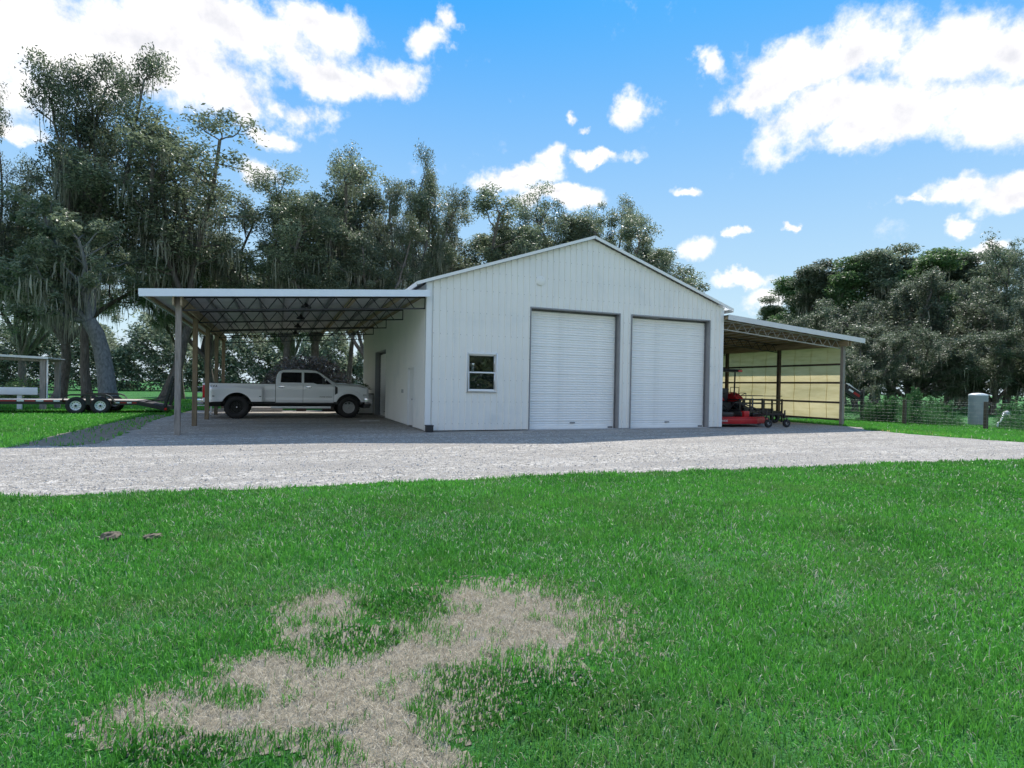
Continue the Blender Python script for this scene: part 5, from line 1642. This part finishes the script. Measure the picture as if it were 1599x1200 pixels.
# edges of the patch and sprigs within: sparse green, and flat straw
n = 130000
x = r.uniform(-7.0, -2.2, n); y = r.uniform(-16.8, -13.4, n)
k = (r.random(n) < np.clip((bareness(x, y)+.20)/.40, 0, 1)) & in_view(x, y); x, y = x[k], y[k]
ns = len(x)
h = r.uniform(.015, .055, ns); le = r.uniform(.80, 1.14, ns); wd = r.uniform(.0014, .0032, ns)
st = link_mesh('dry_grass', blades(r, x, y, h, wd, le, 'dry_grass', STRAW, r.random(ns))); tag(st, kind='stuff')
n = 26000
x = r.uniform(-5.6, -2.2, n); y = r.uniform(-16.4, -13.5, n)
gp = vnoise(x, y, 6.5, 21)+.45*vnoise(x, y, 19, 22)
k = (bareness(x, y) > .05) & in_view(x, y) & (gp > .98); x, y = x[k], y[k]; n = len(x)
sg_ = link_mesh('grass_sprigs', blades(r, x, y, r.uniform(.02, .06, n), r.uniform(.003, .006, n), np.clip(r.normal(.6, .25, n), .1, 1.05), 'grass_sprigs', GRASSM, r.uniform(.2, .9, n))); tag(sg_, kind='stuff')
# dead thatch lying through the whole lawn
n = 150000
x = r.uniform(-9, 9, n); y = r.uniform(-16.8, -9.6, n)
k = in_view(x, y, .3) & (r.random(n) < np.clip((4.0/dist(x, y))**1.3, 0, 1)*(.35+.9*(vnoise(x, y, 2.3, 81) > .55))) & ~in_poly(x, y, ROADR); x, y = x[k], y[k]; n = len(x)
th = link_mesh('thatch', blades(r, x, y, r.uniform(.02, .06, n), r.uniform(.0015, .0035, n), np.clip(r.normal(.95, .12, n), .5, 1.12), 'thatch', STRAW, r.random(n))); tag(th, kind='stuff')
# farther lawns
FX, FY = [], []
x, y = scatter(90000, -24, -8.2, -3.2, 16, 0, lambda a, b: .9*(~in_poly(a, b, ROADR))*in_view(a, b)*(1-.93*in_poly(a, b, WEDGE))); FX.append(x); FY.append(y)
x, y = scatter(42000, 17.0, 26.5, -12, 4, 0, lambda a, b: .9*(~in_poly(a, b, ROADR))*in_view(a, b)*(1-.7*in_poly(a, b, OR))); FX.append(x); FY.append(y)
x, y = scatter(26000, -26, -3, 15.4, 34, 0, lambda a, b: .8*in_view(a, b)); FX.append(x); FY.append(y)
x, y = scatter(8000, 19.2, 20.0, -1, 14, 0, lambda a, b: .9*in_view(a, b)); FX.append(x); FY.append(y)
X = np.concatenate(FX); Y = np.concatenate(FY); n = len(X); d = dist(X, Y)
h = r.uniform(.05, .12, n); wd = .0011*d*r.uniform(.7, 1.4, n)
cn = vnoise(X, Y, .5, 31)
tint = np.clip(.45+.4*cn+.3*(r.random(n)-.4), 0, .92); tint[r.random(n) < .008] = .97
fo = link_mesh('far_grass', blades(r, X, Y, h, wd, np.clip(r.normal(.5, .25, n), .05, 1), 'far_grass', GRASSM, tint)); tag(fo, kind='stuff')
# loose stones on the drive
n = 34000
x = r.uniform(-13, 20, n); y = r.uniform(-11, -1, n)
d = dist(x, y)
k = in_poly(x, y, ROADR) & in_view(x, y, .6) & (r.random(n) < np.clip((10.0/d)**1.5, .1, 1)); x, y = x[k], y[k]; n = len(x)
s = r.uniform(.008, .019, n)*(1+.6*(r.random(n) < .05))
u = np.array([(1, 0, 0), (0, 1, 0), (-1, 0, 0), (0, -1, 0), (0, 0, .8), (0, 0, -.8)], float)
V = np.empty((n, 6, 3), np.float32); a = r.uniform(0, 6.28, n)
for q in range(6):
    jx = u[q]*(1+r.normal(0, .22, (n, 3)))
    V[:, q, 0] = x+s*(jx[:, 0]*np.cos(a)-jx[:, 1]*np.sin(a)); V[:, q, 1] = y+s*(jx[:, 0]*np.sin(a)+jx[:, 1]*np.cos(a)); V[:, q, 2] = .002+s*jx[:, 2]*.8
ix = np.arange(n, dtype=np.int32)[:, None]*6
T = np.concatenate([ix+np.array([[0, 1, 4]]), ix+np.array([[1, 2, 4]]), ix+np.array([[2, 3, 4]]), ix+np.array([[3, 0, 4]])])
STONE = leafy('stone', (.20, .195, .19), (.58, .56, .54), .85, 0.0, .2, 0)
so = link_mesh('loose_stones', np_mesh('loose_stones', V.reshape(-1, 3), tris=T, tint=np.repeat(r.random(n), 6))); so.data.materials.append(STONE); tag(so, kind='stuff')
print('tris', sum(len(m.polygons) for m in bpy.data.meshes))
